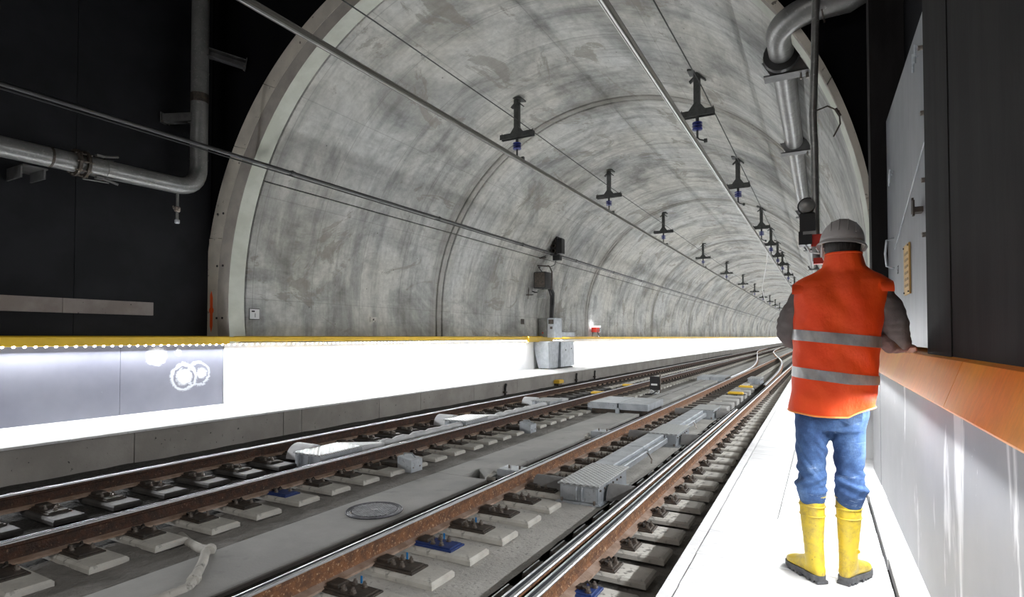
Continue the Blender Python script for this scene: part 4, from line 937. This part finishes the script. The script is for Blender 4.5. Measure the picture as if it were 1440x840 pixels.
for k, y in enumerate((7.75, 11.1, 17.2, 24, 31)):
    b = thing('pipe_bracket', 'dark steel bracket plate under the galvanised crown pipe, %s from the tunnel mouth' % ORD[k + 1], 'bracket', (-.41, y, DZ - .2), 'crown pipe brackets')
    xe = CX + math.sqrt(RI ** 2 - (DZ - .2 - CZ) ** 2)
    MB().box(-.62, xe, y - .10, y + .10, DZ - .185, DZ - .165).add([(-.64, y - .1, DZ + .0), (xe, y - .1, DZ + .02), (xe, y - .1, DZ - .18), (-.54, y - .1, DZ - .18), (-.64, y - .09, DZ + .0), (xe, y - .09, DZ + .02), (xe, y - .09, DZ - .18), (-.54, y - .09, DZ - .18)],
        [(0, 1, 2, 3), (7, 6, 5, 4), (0, 4, 5, 1), (1, 5, 6, 2), (2, 6, 7, 3), (3, 7, 4, 0)]).build('channel', 'bracket', b)
    n = 12; MB().tube([(-.41 + .155 * math.cos(PI * i / n), y, DZ + .155 * math.sin(PI * i / n)) for i in range(n + 1)], .012, 6).build('u_bolt', 'steel', b)
    MB().cyl((xe - .03, y, DZ - .25), (xe - .03, y, DZ - .1), .02, 6).cyl((xe - .10, y, DZ - .25), (xe - .10, y, DZ - .1), .014, 6).build('anchor_bolt', 'bolt', b)
t = thing('signal_post', 'thin grey vertical tube hanging in front of the portal behind the worker', 'post', (.03, 6.6, 5))
MB().tube([(-.02, 6.5, 12), (-.03, 6.5, 5.2), (-.05, 6.5, 4.45), (-.07, 6.5, 3.95), (-.06, 6.5, 3.6), (-.055, 6.5, 2.45)], .036, 12).build('tube', 'galvdull', t, smooth='a')
MB().tube([(-.06, 6.5, 3.98), (.06, 6.52, 4.02), (.16, 6.52, 3.95), (.17, 6.52, 3.82), (.11, 6.52, 3.70)], .008, 6).tube([(.13, 6.52, 3.98), (.17, 6.52, 3.90)], .016, 6).build('loose_cable', 'steel', t)
MB().box(-.10, .01, 6.45, 6.56, 2.60, 2.72).build('red_clamp', 'red', t)
MB().box(-.08, .04, 6.43, 6.5, 2.42, 2.48).build('lower_clamp', 'red', t)
t = thing('post_signal', 'black signal unit with round loudspeaker left of the worker helmet', 'signal', (-.12, 6.5, 2.8))
MB().bbox(-.20, -.06, 6.42, 6.62, 2.74, 2.94, .01).bbox(-.21, -.09, 6.42, 6.6, 2.62, 2.76, .01).build('signal_case', 'blackm', t)
MB().box(-.17, -.05, 6.41, 6.5, 2.72, 2.75).box(-.08, .0, 6.46, 6.52, 2.68, 2.72).build('mounting_arm', 'galvdull', t)
MB().lathe((-.13, 6.45, 3.02), (0, 1, 0), [(-.02, .03), (0, .07), (.04, .078), (.10, .07), (.13, .03)], 20).build('round_speaker', 'galvdull', t, smooth='a')
MB().lathe((-.13, 6.50, 3.02), (0, 1, 0), [(0, .07), (0, .092), (.03, .092), (.03, .07)], 20).build('speaker_rim', 'blackm', t)
MB().tube([(-.15, 6.45, 2.62), (-.11, 6.42, 2.54), (-.03, 6.42, 2.52), (-.05, 6.45, 2.58)], .010, 6).build('cable', 'white', t)
# ------------------------------------------------------------------ the worker
MT['vest'] = M('orange vest fabric', (.88, .062, .004), (.93, .095, .006), 3, .62, bmp=.6, bscale=9, stretch=(1, 1, .6), bd=.02)
MT['vestlow'] = M('bright orange vest lining', (.92, .17, .01), None, rough=.6)
MT['piping'] = M('pale orange piping', (.95, .33, .08), None, rough=.5)
MT['reflect'] = M('grey reflective tape', (.34, .34, .35), (.46, .45, .44), 22, .38, .35, stretch=(1, 1, .5), bmp=.3, bscale=40)
MT['knit'] = M('grey brown sweater', (.115, .10, .098), (.15, .13, .125), 9, .9, bmp=.5, bscale=90, bd=.004)
MT['cuff'] = M('pinkish cuff knit', (.20, .13, .12), (.25, .17, .155), 9, .9, bmp=.4, bscale=90)
MT['skin'] = M('skin', (.42, .24, .17), (.47, .28, .20), 6, .5)
MT['hair'] = M('dark hair', (.012, .010, .009), (.022, .018, .015), 40, .6, stretch=(1, 1, .2), bmp=.6, bscale=120)
MT['helmet'] = M('off white helmet shell', (.36, .335, .33), (.41, .385, .375), 2, .35)
MT['strap'] = M('white helmet strap', (.7, .7, .7), None, rough=.5)
MT['eye'] = M('eye white', (.8, .8, .78), None, rough=.2)
MT['bootsole'] = M('dark grey boot sole', (.07, .07, .075), (.11, .11, .115), 18, .8, bmp=.3)
def jeans_mat():
    m, t, b = nt('worn blue denim')
    v = coord(t)
    c = ramp(t, noi(t, v, 5, 6, .65), [(.32, (.018, .045, .13)), (.50, (.045, .10, .235)), (.70, (.14, .23, .40))])
    c = mixc(t, .45, c, ramp(t, noi(t, coord(t, (60, 60, 14)), 5, 3), [(.35, g3(.6)), (.65, g3(1.2))]), 'MULTIPLY')
    c = mixc(t, ramp(t, noi(t, coord(t, (3, 3, 11)), 2.2, 5, .7, .8), [(.60, g3(0)), (.72, g3(.55))]), c, (.42, .50, .62))
    L_(t, c, b.inputs['Base Color']); b.inputs['Roughness'].default_value = .9
    bump(t, b, noi(t, coord(t, (1, 1, 3)), 14, 4), .5, .01); return m
MT['jeans'] = jeans_mat()
def boot_mat():
    m, t, b = nt('muddy yellow rubber')
    v = coord(t)
    d = ramp(t, noi(t, v, 9, 8, .75, .3), [(.44, g3(0)), (.62, g3(.8))])
    c = mixc(t, d, (.66, .48, .035), (.32, .23, .06))
    d2 = ramp(t, noi(t, v, 60, 4, .7), [(.63, g3(0)), (.68, g3(.7))]); c = mixc(t, d2, c, (.12, .09, .03))
    L_(t, c, b.inputs['Base Color']); b.inputs['Roughness'].default_value = .38; return m
MT['boot'] = boot_mat()

def rings(mb, rs, n=20, pw=2.3):
    """closed loft; ring = (centre, axis u, axis v, ru, rv)"""
    q = []
    for c, u, v, ru, rv in rs:
        c = Vector(c)
        for j in range(n):
            a = 2 * PI * j / n; ca, sa = math.cos(a), math.sin(a); k = (abs(ca) ** pw + abs(sa) ** pw) ** (-1 / pw)
            q.append(c + Vector(u) * (ru * ca * k) + Vector(v) * (rv * sa * k))
    k = len(rs); f = [(i * n + j, i * n + (j + 1) % n, (i + 1) * n + (j + 1) % n, (i + 1) * n + j) for i in range(k - 1) for j in range(n)]
    f += [tuple(range(n))[::-1], tuple((k - 1) * n + j for j in range(n))]
    mb.add(q, f)
def zr(c, rx, ry): return (c, (1, 0, 0), (0, 1, 0), rx, ry)
def ball(mb, c, rx, ry, rz, n=14):
    c = Vector(c); rs = []
    for i in range(n + 1):
        a = -PI / 2 + PI * i / n; rs.append(((c.x, c.y, c.z + rz * math.sin(a)), (1, 0, 0), (0, 1, 0), max(rx * math.cos(a), 1e-3), max(ry * math.cos(a), 1e-3)))
    rings(mb, rs, 18, 2)
def limb(mb, pts, rad, n=14, sub=5):
    P_ = [Vector(p) for p in pts]; out = []; rr = []
    for i in range(len(P_) - 1):
        p0 = P_[max(i - 1, 0)]; p1 = P_[i]; p2 = P_[i + 1]; p3 = P_[min(i + 2, len(P_) - 1)]
        for s in range(sub):
            u = s / sub; out.append(.5 * ((2 * p1) + (-p0 + p2) * u + (2 * p0 - 5 * p1 + 4 * p2 - p3) * u * u + (-p0 + 3 * p1 - 3 * p2 + p3) * u ** 3)); uu = u * u * (3 - 2 * u); rr.append(rad[i] * (1 - uu) + rad[i + 1] * uu)
    out.append(P_[-1]); rr.append(rad[-1]); mb.tube(out, rr, n)
    for p, r in ((out[0], rr[0]), (out[-1], rr[-1])): ball(mb, p, r, r, r, 8)
def fuse(mb, name, mat, parent, voxel, smooth=6, disp=None, fac=.5):
    me = mb.mesh('tmp', mat); o = bpy.data.objects.new('tmp', me); C.objects.link(o)
    r = o.modifiers.new('r', 'REMESH'); r.mode = 'VOXEL'; r.voxel_size = voxel; r.use_smooth_shade = True
    s = o.modifiers.new('s', 'SMOOTH'); s.iterations = smooth; s.factor = fac
    bpy.context.view_layer.update(); dg = bpy.context.evaluated_depsgraph_get()
    m2 = bpy.data.meshes.new_from_object(o.evaluated_get(dg)); bpy.data.objects.remove(o); m2.name = name
    if disp:
        nn = [v.normal.copy() for v in m2.vertices]
        for v, n_ in zip(m2.vertices, nn): v.co += n_ * disp(v.co)
    m2.materials.clear(); m2.materials.append(MT[mat]); m2.shade_smooth()
    o = bpy.data.objects.new(name, m2); C.objects.link(o); o.parent = parent; o.location = -origin(parent); return o

man = thing('person', 'man seen from behind in orange vest, helmet, jeans and yellow boots leaning on the parapet', 'person', (.03, 3.4, .42))
# --- body (head, neck, trunk, arms, legs, hands) as one surface
b = MB()
H = Vector((.085, 3.37, 2.10))
ball(b, H, .076, .095, .105); ball(b, H + Vector((0, .03, -.055)), .058, .07, .06)          # skull, jaw
ball(b, H + Vector((0, .102, -.02)), .012, .02, .026)                                       # nose
ball(b, H + Vector((0, .088, .02)), .045, .012, .010)                                       # brow
ball(b, H + Vector((0, .094, -.060)), .022, .010, .007); ball(b, H + Vector((0, .092, -.073)), .019, .010, .007)   # lips
ball(b, H + Vector((0, .085, -.10)), .02, .016, .016)
for s in (-1, 1): ball(b, H + Vector((s * .078, -.002, -.02)), .011, .019, .031)             # ears
limb(b, [(.085, 3.35, 1.92), (.092, 3.36, 2.0), (.098, 3.37, 2.06)], [.062, .055, .055])
rings(b, [zr((.03, 3.36, 1.26), .15, .10), zr((.035, 3.36, 1.36), .15, .105), zr((.045, 3.35, 1.55), .13, .095), zr((.06, 3.34, 1.75), .155, .105), zr((.07, 3.34, 1.87), .165, .09), zr((.08, 3.35, 1.93), .10, .07)])
LA = [(-.075, 3.35, 1.88), (-.135, 3.355, 1.76), (-.165, 3.40, 1.665), (-.09, 3.56, 1.62), (.0, 3.66, 1.60)]
RA = [(.225, 3.35, 1.87), (.285, 3.36, 1.765), (.318, 3.42, 1.655), (.35, 3.62, 1.630), (.385, 3.78, 1.620)]
limb(b, LA, [.055, .043, .038, .034, .025]); limb(b, RA, [.055, .043, .038, .034, .025])
LL = [(-.055, 3.37, 1.28), (-.064, 3.38, 1.08), (-.068, 3.37, .92), (-.068, 3.37, .74), (-.066, 3.37, .53)]
RL = [(.108, 3.38, 1.28), (.105, 3.40, 1.08), (.098, 3.40, .92), (.099, 3.41, .74), (.102, 3.415, .53)]
for q in (LL, RL): limb(b, q, [.075, .052, .044, .038, .026])
def hand(w, d, up, side):
    """w wrist, d direction of the fingers, up back of hand, side = thumb side"""
    w = Vector(w); d = Vector(d).normalized(); up = Vector(up); up = (up - d * up.dot(d)).normalized(); s = d.cross(up) * side
    rings(b, [(w, s, up, .022, .018), (w + d * .03, s, up, .034, .015), (w + d * .075, s, up, .038, .013), (w + d * .085, s, up, .034, .010)], 14)
    for k, (o, L, r) in enumerate(((.028, .070, .0085), (.010, .078, .009), (-.009, .072, .0085), (-.027, .058, .0078))):
        p = w + d * .078 + s * o
        limb(b, [p - d * .02, p + d * L * .42, p + d * L * .75 - up * .013, p + d * L * .93 - up * .032], [r, r, r * .92, r * .8], 8, 3)
    p = w + d * .025 + s * .026
    limb(b, [p, p + d * .028 + s * .022 - up * .008, p + d * .058 + s * .026 - up * .014], [.012, .0105, .009], 8, 3)
hand((.39, 3.80, 1.614), (.35, 1, -.05), (0, 0, 1), -1)
hand((.01, 3.67, 1.60), (.95, .3, -.05), (0, .25, 1), -1)
fuse(b, 'body', 'skin', man, .0062, 3)
for s in (-1, 1):
    MB().lathe(H + Vector((s * .028, .083, .002)), (0, 1, 0), [(0, .011), (.006, .009), (.009, .003)], 10).build('eye', 'eye', man, smooth='a')
# hair
h = MB(); ball(h, H + Vector((0, -.008, .014)), .083, .101, .10); ball(h, H + Vector((0, -.035, -.035)), .062, .048, .055)
for s in (-1, 1): h.box(H.x + s * .078 - .006, H.x + s * .078 + .006, H.y + .01, H.y + .032, H.z - .045, H.z + .02)
def cutf(co): return noise.noise(co * 60) * .002
fuse(h, 'hair', 'hair', man, .006, 3, cutf)
# --- helmet: shell, brim, ribs, strap
hc = Vector((.083, 3.37, 2.138)); tilt = Matrix.Rotation(math.radians(-4), 4, 'X') @ Matrix.Rotation(math.radians(5), 4, 'Y')
def T(p): return hc + tilt @ Vector(p)
def shell(th, z, off=0):
    a = math.acos(min(1, max(0, z))) if False else z
    rx, ry, rz = .103 + off, .128 + off, .122 + off
    return (rx * math.cos(a) * math.cos(th), ry * math.cos(a) * math.sin(th), rz * math.sin(a))
def dome(off, inner=False):
    mb = MB(); n = 40; m_ = 12; q = []
    for i in range(m_ + 1):
        a = PI / 2 * i / m_ * .995
        for j in range(n):
            th = 2 * PI * j / n; q.append(T(shell(th, a, off)))
    return mb.add(q, [(i * n + j, i * n + (j + 1) % n, (i + 1) * n + (j + 1) % n, (i + 1) * n + j) for i in range(m_) for j in range(n)] + [tuple(m_ * n + j for j in range(n))])
hs = dome(0).build('helmet', 'helmet', man, smooth=True)
sol = hs.modifiers.new('thickness', 'SOLIDIFY'); sol.thickness = .003
mb = MB(); n = 48; q = []
prof = [(0, .0), (.004, -.004), (.016, -.012), (.022, -.018), (.021, -.021), (.014, -.017), (-.002, -.010)]
for j in range(n):
    th = 2 * PI * j / n; fr = max(0, math.sin(th)) ** 2 * 1.4 + max(0, -math.sin(th)) ** 2 * .15
    for (o, z) in prof:
        o2 = o * (.62 + fr); q.append(T(((.103 + o2) * math.cos(th), (.128 + o2) * math.sin(th), z * (1 + .4 * fr))))
k = len(prof); mb.add(q, [(j * k + i, j * k + (i + 1) % k, ((j + 1) % n) * k + (i + 1) % k, ((j + 1) % n) * k + i) for j in range(n) for i in range(k)])
mb.build('brim', 'helmet', hs, smooth='a').location = (0, 0, 0)
for x in (-.055, -.020, .020, .055):
    pts = []
    for i in range(15):
        y = -.118 + .236 * i / 14; rem = 1 - (x / .103) ** 2 - (y / .128) ** 2
        if rem > .03: pts.append(T((x, y, .122 * math.sqrt(rem) + .001)))
    if len(pts) > 2: MB().tube(pts, .0032, 6).build('rib', 'helmet', hs, smooth='a').location = (0, 0, 0)
MB().tube([T((.103 * math.cos(t_) * .985, .128 * math.sin(t_) * .985, -.012)) for t_ in [2 * PI * i / 32 for i in range(33)]], .005, 6).build('rim_band', 'strap', hs).location = (0, 0, 0)
for s in (-1, 1):
    MB().tube([T((s * .095, .03, -.01)), T((s * .086, .03, -.06)), T((s * .05, .055, -.125)), T((0, .06, -.145))], .005, 6).tube([T((s * .09, -.06, -.01)), T((s * .086, .0, -.05)), T((s * .084, .03, -.065))], .004, 6).build('chin_strap', 'strap', hs).location = (0, 0, 0)

# --- jeans
j_ = MB()
rings(j_, [zr((.022, 3.37, 1.19), .155, .10), zr((.022, 3.37, 1.27), .175, .118), zr((.022, 3.37, 1.36), .175, .12), zr((.028, 3.37, 1.45), .16, .11)])
def leg(cx, y0, k):
    return [zr((cx - .002 * k, y0, .80), .052, .055), zr((cx, y0, .845), .066, .070), zr((cx + .002 * k, y0, .88), .076, .080), zr((cx + .0, y0 - .004, .915), .074, .078), zr((cx - .001, y0, .955), .071, .075),
            zr((cx, y0 + .004, 1.0), .068, .074), zr((cx, y0 + .004, 1.06), .073, .080), zr((cx, y0, 1.14), .079, .09), zr((cx - .004 * k, y0, 1.22), .085, .10), zr((cx - .012 * k, y0 - .005, 1.30), .088, .105)]
rings(j_, leg(-.068, 3.37, -1), 24); rings(j_, leg(.104, 3.40, 1), 24)
def jw(co):
    z = co.z; a = math.exp(-((z - .92) / .075) ** 2)
    s = 1 if co.x > .013 else -1
    q = noise.noise(Vector((co.x * 7, co.y * 7, z * 38 + co.x * 14 * s))) * .020 * a
    q += abs(noise.noise(Vector((co.x * 6 + 3, co.y * 6, z * 16 - co.x * 20 * s)))) * .022 * (.35 + .65 * math.exp(-((z - 1.0) / .14) ** 2)) - .006
    q += noise.noise(Vector((co.x * 18, co.y * 18, z * 9))) * .003
    return q * min(1, max(0, (z - .845) / .04))
fuse(j_, 'jeans', 'jeans', man, .0075, 5, jw)
for cx, z, rt in ((.108, 1.285, .12), (-.07, 1.29, -.08)):
    pk = MB(); q = []; yb = 3.37 - .118
    for k_ in range(2):
        yy = yb - .004 * k_
        q += [(cx - .052, yy + .012, z + .035 + rt * .2), (cx + .052, yy + .012, z + .035 - rt * .2), (cx + .048, yy + .014, z - .03), (cx, yy + .010, z - .052), (cx - .048, yy + .014, z - .03)]
    pk.add(q, [(0, 1, 2, 3, 4), (9, 8, 7, 6, 5)] + [(i, (i + 1) % 5, 5 + (i + 1) % 5, 5 + i) for i in range(5)]); pk.build('back_pocket', 'jeans', man)

# --- sweater sleeves
def kn(co): return noise.noise(Vector((co.x * 22, co.y * 22, co.z * 22))) * .006 + abs(noise.noise(Vector((co.x * 9, co.y * 30, co.z * 26)))) * .008
s_ = MB(); limb(s_, [(-.06, 3.35, 1.90), (-.13, 3.355, 1.80), (-.163, 3.37, 1.72), (-.165, 3.41, 1.665), (-.10, 3.55, 1.625), (-.03, 3.635, 1.607)], [.075, .064, .062, .055, .046, .034], 16)
fuse(s_, 'sleeve', 'knit', man, .007, 4, kn)
s_ = MB(); limb(s_, [(.21, 3.35, 1.89), (.277, 3.355, 1.80), (.305, 3.37, 1.73), (.318, 3.42, 1.662), (.35, 3.60, 1.636)], [.075, .063, .060, .057, .046], 16)
fuse(s_, 'sleeve', 'knit', man, .007, 4, kn)
s_ = MB(); limb(s_, [(.255, 3.36, 1.655), (.285, 3.385, 1.618), (.345, 3.56, 1.622), (.375, 3.72, 1.622)], [.022, .036, .040, .031], 14)
fuse(s_, 'cuff', 'cuff', man, .006, 3, kn)

# --- vest: surface S(theta, z)
VR = [(1.27, .020, .183, .138), (1.36, .028, .190, .142), (1.50, .040, .192, .140), (1.62, .050, .194, .140), (1.74, .060, .199, .138), (1.84, .068, .212, .132), (1.90, .073, .224, .122), (1.935, .077, .226, .108), (1.965, .081, .180, .096), (1.99, .086, .125, .085), (2.015, .088, .098, .090), (2.05, .088, .090, .096), (2.07, .088, .085, .098), (2.082, .088, .082, .095)]
def vr(z):
    if z <= VR[0][0]: return VR[0][1:]
    for a, c in zip(VR, VR[1:]):
        if z <= c[0]:
            u = (z - a[0]) / (c[0] - a[0]); return tuple(a[i] + (c[i] - a[i]) * u for i in (1, 2, 3))
    return VR[-1][1:]
def S(th, z, off=0):
    cx, rx, ry = vr(z); pw = 2.5 if z < 1.95 else 2.1
    ca, sa = math.cos(th), math.sin(th); k = (abs(ca) ** pw + abs(sa) ** pw) ** (-1 / pw)
    x = cx + (rx + off) * ca * k; y = 3.35 + (ry + off) * sa * k
    w_ = noise.noise(Vector((x * 6, z * 3.0 - x * 5, 1 + y * 3))) * .018 + noise.noise(Vector((x * 13 + z * 9, z * 7, y * 8))) * .010
    f = 1.25 - min(1, max(0, (z - 1.93) / .1)) * 1.1
    d = Vector((ca * rx, sa * ry, 0)).normalized()
    hz = 0
    if z < 1.45: hz = (.055 * max(0, (x - .10) / .12) + .012 * max(0, (-.04 - x) / .1)) * (1.45 - z) / .18
    return Vector((x, y, z + hz)) + d * w_ * f
v_ = MB(); n = 72; zs = [1.27 + (2.082 - 1.27) * i / 84 for i in range(85)]
q = [S(2 * PI * j / n, z) for z in zs for j in range(n)]; m_ = len(zs)
f = [(i * n + j, i * n + (j + 1) % n, (i + 1) * n + (j + 1) % n, (i + 1) * n + j) for i in range(m_ - 1) for j in range(n)]
v_.add(q, f); vest = v_.build('vest', 'vest', man, smooth=True)
sm = vest.modifiers.new('thickness', 'SOLIDIFY'); sm.thickness = .006; sm.offset = -1
def band(name, z0, z1, slope, mat, off=.0035, a0=0, a1=360, nn=96):
    mb = MB(); q = []; kk = 6
    for i in range(nn + 1):
        th = math.radians(a0 + (a1 - a0) * i / nn)
        for r_, o in ((0, off), (1, off - .004)):
            for s in range(kk):
                z = z0 + (z1 - z0) * s / (kk - 1); x = S(th, z).x; q.append(S(th, z + slope * (x - .05), o))
    w2 = 2 * kk; f = []
    for i in range(nn):
        for s in range(kk - 1): f.append((i * w2 + s, i * w2 + s + 1, (i + 1) * w2 + s + 1, (i + 1) * w2 + s))
        f += [(i * w2, i * w2 + kk, (i + 1) * w2 + kk, (i + 1) * w2), (i * w2 + kk - 1, i * w2 + 2 * kk - 1, (i + 1) * w2 + 2 * kk - 1, (i + 1) * w2 + kk - 1)]
    mb.add(q, f); o = mb.build(name, mat, vest, smooth='a'); o.location = (0, 0, 0); return o
band('reflective_band', 1.628, 1.682, -.10, 'reflect'); band('reflective_band', 1.440, 1.492, -.11, 'reflect')
hp = MB().tube([S(2 * PI * j / n, 1.273, .002) for j in range(n + 1)], .0045, 6, False).build('hem_piping', 'piping', vest); hp.location = (0, 0, 0)
for th0 in (PI, 0):
    pts = [S(th0 + (.0), z, .003) for z in [1.66 + (1.93 - 1.66) * i / 14 for i in range(15)]]
    pass
cl = MB().tube([S(2 * PI * j / n, 2.078, -.002) for j in range(n + 1)], .006, 6, False).build('collar_edge', 'vest', vest); cl.location = (0, 0, 0)
# armhole caps standing over the sleeves
for sgn in (-1, 1):
    mb = MB(); q = []; cx = .075 + sgn * .216; nn = 14
    for i in range(nn + 1):
        a = PI * (i / nn); y = 3.35 - .105 * math.cos(a); z = 1.885 + .055 * math.sin(a)
        q += [(cx - sgn * .05, y, z + .010), (cx + sgn * .006, y, z - .004), (cx + sgn * .004, y, z - .008), (cx - sgn * .045, y, z - .004)]
    mb.add(q, [(i * 4 + k_, i * 4 + (k_ + 1) % 4, (i + 1) * 4 + (k_ + 1) % 4, (i + 1) * 4 + k_) for i in range(nn) for k_ in range(4)] + [(0, 1, 2, 3), (nn * 4 + 3, nn * 4 + 2, nn * 4 + 1, nn * 4)])
    o = mb.build('shoulder_cap', 'vest', vest, smooth='a'); o.location = (0, 0, 0)

# --- boots
def boot(heel, toe, cx, cy, tcy, label):
    d = (Vector(toe) - Vector(heel)); L = d.length; d.normalize(); s = Vector((d.y, -d.x, 0)); Z = Vector((0, 0, 1)); h0 = Vector(heel)
    b_ = MB()
    an = h0 + d * .055
    rs = []
    for z, r, bx in ((.858, .060, 1), (.80, .060, 1), (.745, .0575, .9), (.69, .055, .75), (.63, .050, .5), (.575, .046, .2), (.53, .045, 0), (.49, .046, 0)):
        c = Vector((cx, cy, 0)) * bx + Vector((an.x, an.y, 0)) * (1 - bx); c.z = z
        rs.append((c, d, s, r * 1.08, r * .95))
    rings(b_, rs, 24, 2)
    rs = []
    for t_, wdt, ht in ((.0, .012, .05), (.012, .030, .075), (.05, .039, .098), (.095, .040, .10), (.135, .043, .082), (.175, .048, .064), (.215, .047, .055), (.245, .036, .044), (.262, .015, .028)):
        c = h0 + d * (t_ / .262 * L) + Z * (.448 - h0.z + ht / 2 - .005); rs.append((c, s, Z, wdt, ht / 2))
    rings(b_, rs, 20, 2.3)
    o = fuse(b_, 'boot', 'boot', man, .0055, 5, lambda co: noise.noise(co * 14) * .003 + noise.noise(Vector((co.x * 10, co.y * 10, co.z * 40))) * .002 * (1 if co.z < .66 else 0))
    mb = MB()
    def at(z): 
        bx = min(1, max(0, (z - .53) / .25)); c = Vector((cx, cy, 0)) * bx + Vector((an.x, an.y, 0)) * (1 - bx); c.z = z; return c
    for z, r in ((.853, .0625), (.80, .0615), (.752, .060)):
        c = at(z); mb.tube([c + d * r * 1.08 * math.cos(2 * PI * i / 28) + s * r * .95 * math.sin(2 * PI * i / 28) for i in range(29)], .0042, 8, False)
    r_ = mb.build('boot_rib', 'boot', o, smooth=True); r_.location = (0, 0, 0)
    # sole
    out = []
    for t_, wdt in ((-.004, .004), (0.0, .020), (.02, .036), (.06, .041), (.10, .038), (.135, .044), (.18, .051), (.22, .049), (.25, .036), (.268, .014)):
        out.append((t_, wdt))
    pl_ = [h0 + d * (t_ / .262 * L) + s * w_ for t_, w_ in out] + [h0 + d * (t_ / .262 * L) - s * w_ for t_, w_ in out[::-1]]
    mb = MB(); k = len(pl_)
    q = [Vector((p.x, p.y, z)) for z in (.432, .458) for p in pl_]
    mb.add(q, [tuple(range(k))[::-1], tuple(range(k, 2 * k))] + [(i, (i + 1) % k, k + (i + 1) % k, k + i) for i in range(k)])
    so = mb.build('sole', 'bootsole', o); so.location = (0, 0, 0)
    for i in range(9):
        t_ = .005 + i * .029
        if i == 3: continue
        c = h0 + d * (t_ / .262 * L); c.z = .4275; wd = min(.046, .03 + i * .004) if i < 8 else .03
        kl = MB().obox(c, d, s, Z, .009, wd, .0075).build('tread_block', 'bootsole', o); kl.location = (0, 0, 0)
    return o
boot((-.024, 3.325, .42), (-.185, 3.53, .42), -.068, 3.37, 0, '')
boot((.070, 3.365, .42), (.185, 3.60, .42), .099, 3.405, 0, '')
MB().lathe((.135, 3.355, .60), (.4, -1, 0), [(0, .011), (.002, .011), (.002, .008), (0, .008)], 14).build('boot_badge', 'boot', man)

man.scale = (1, 1, 1.022); man.location = (.036, 3.43, .42)
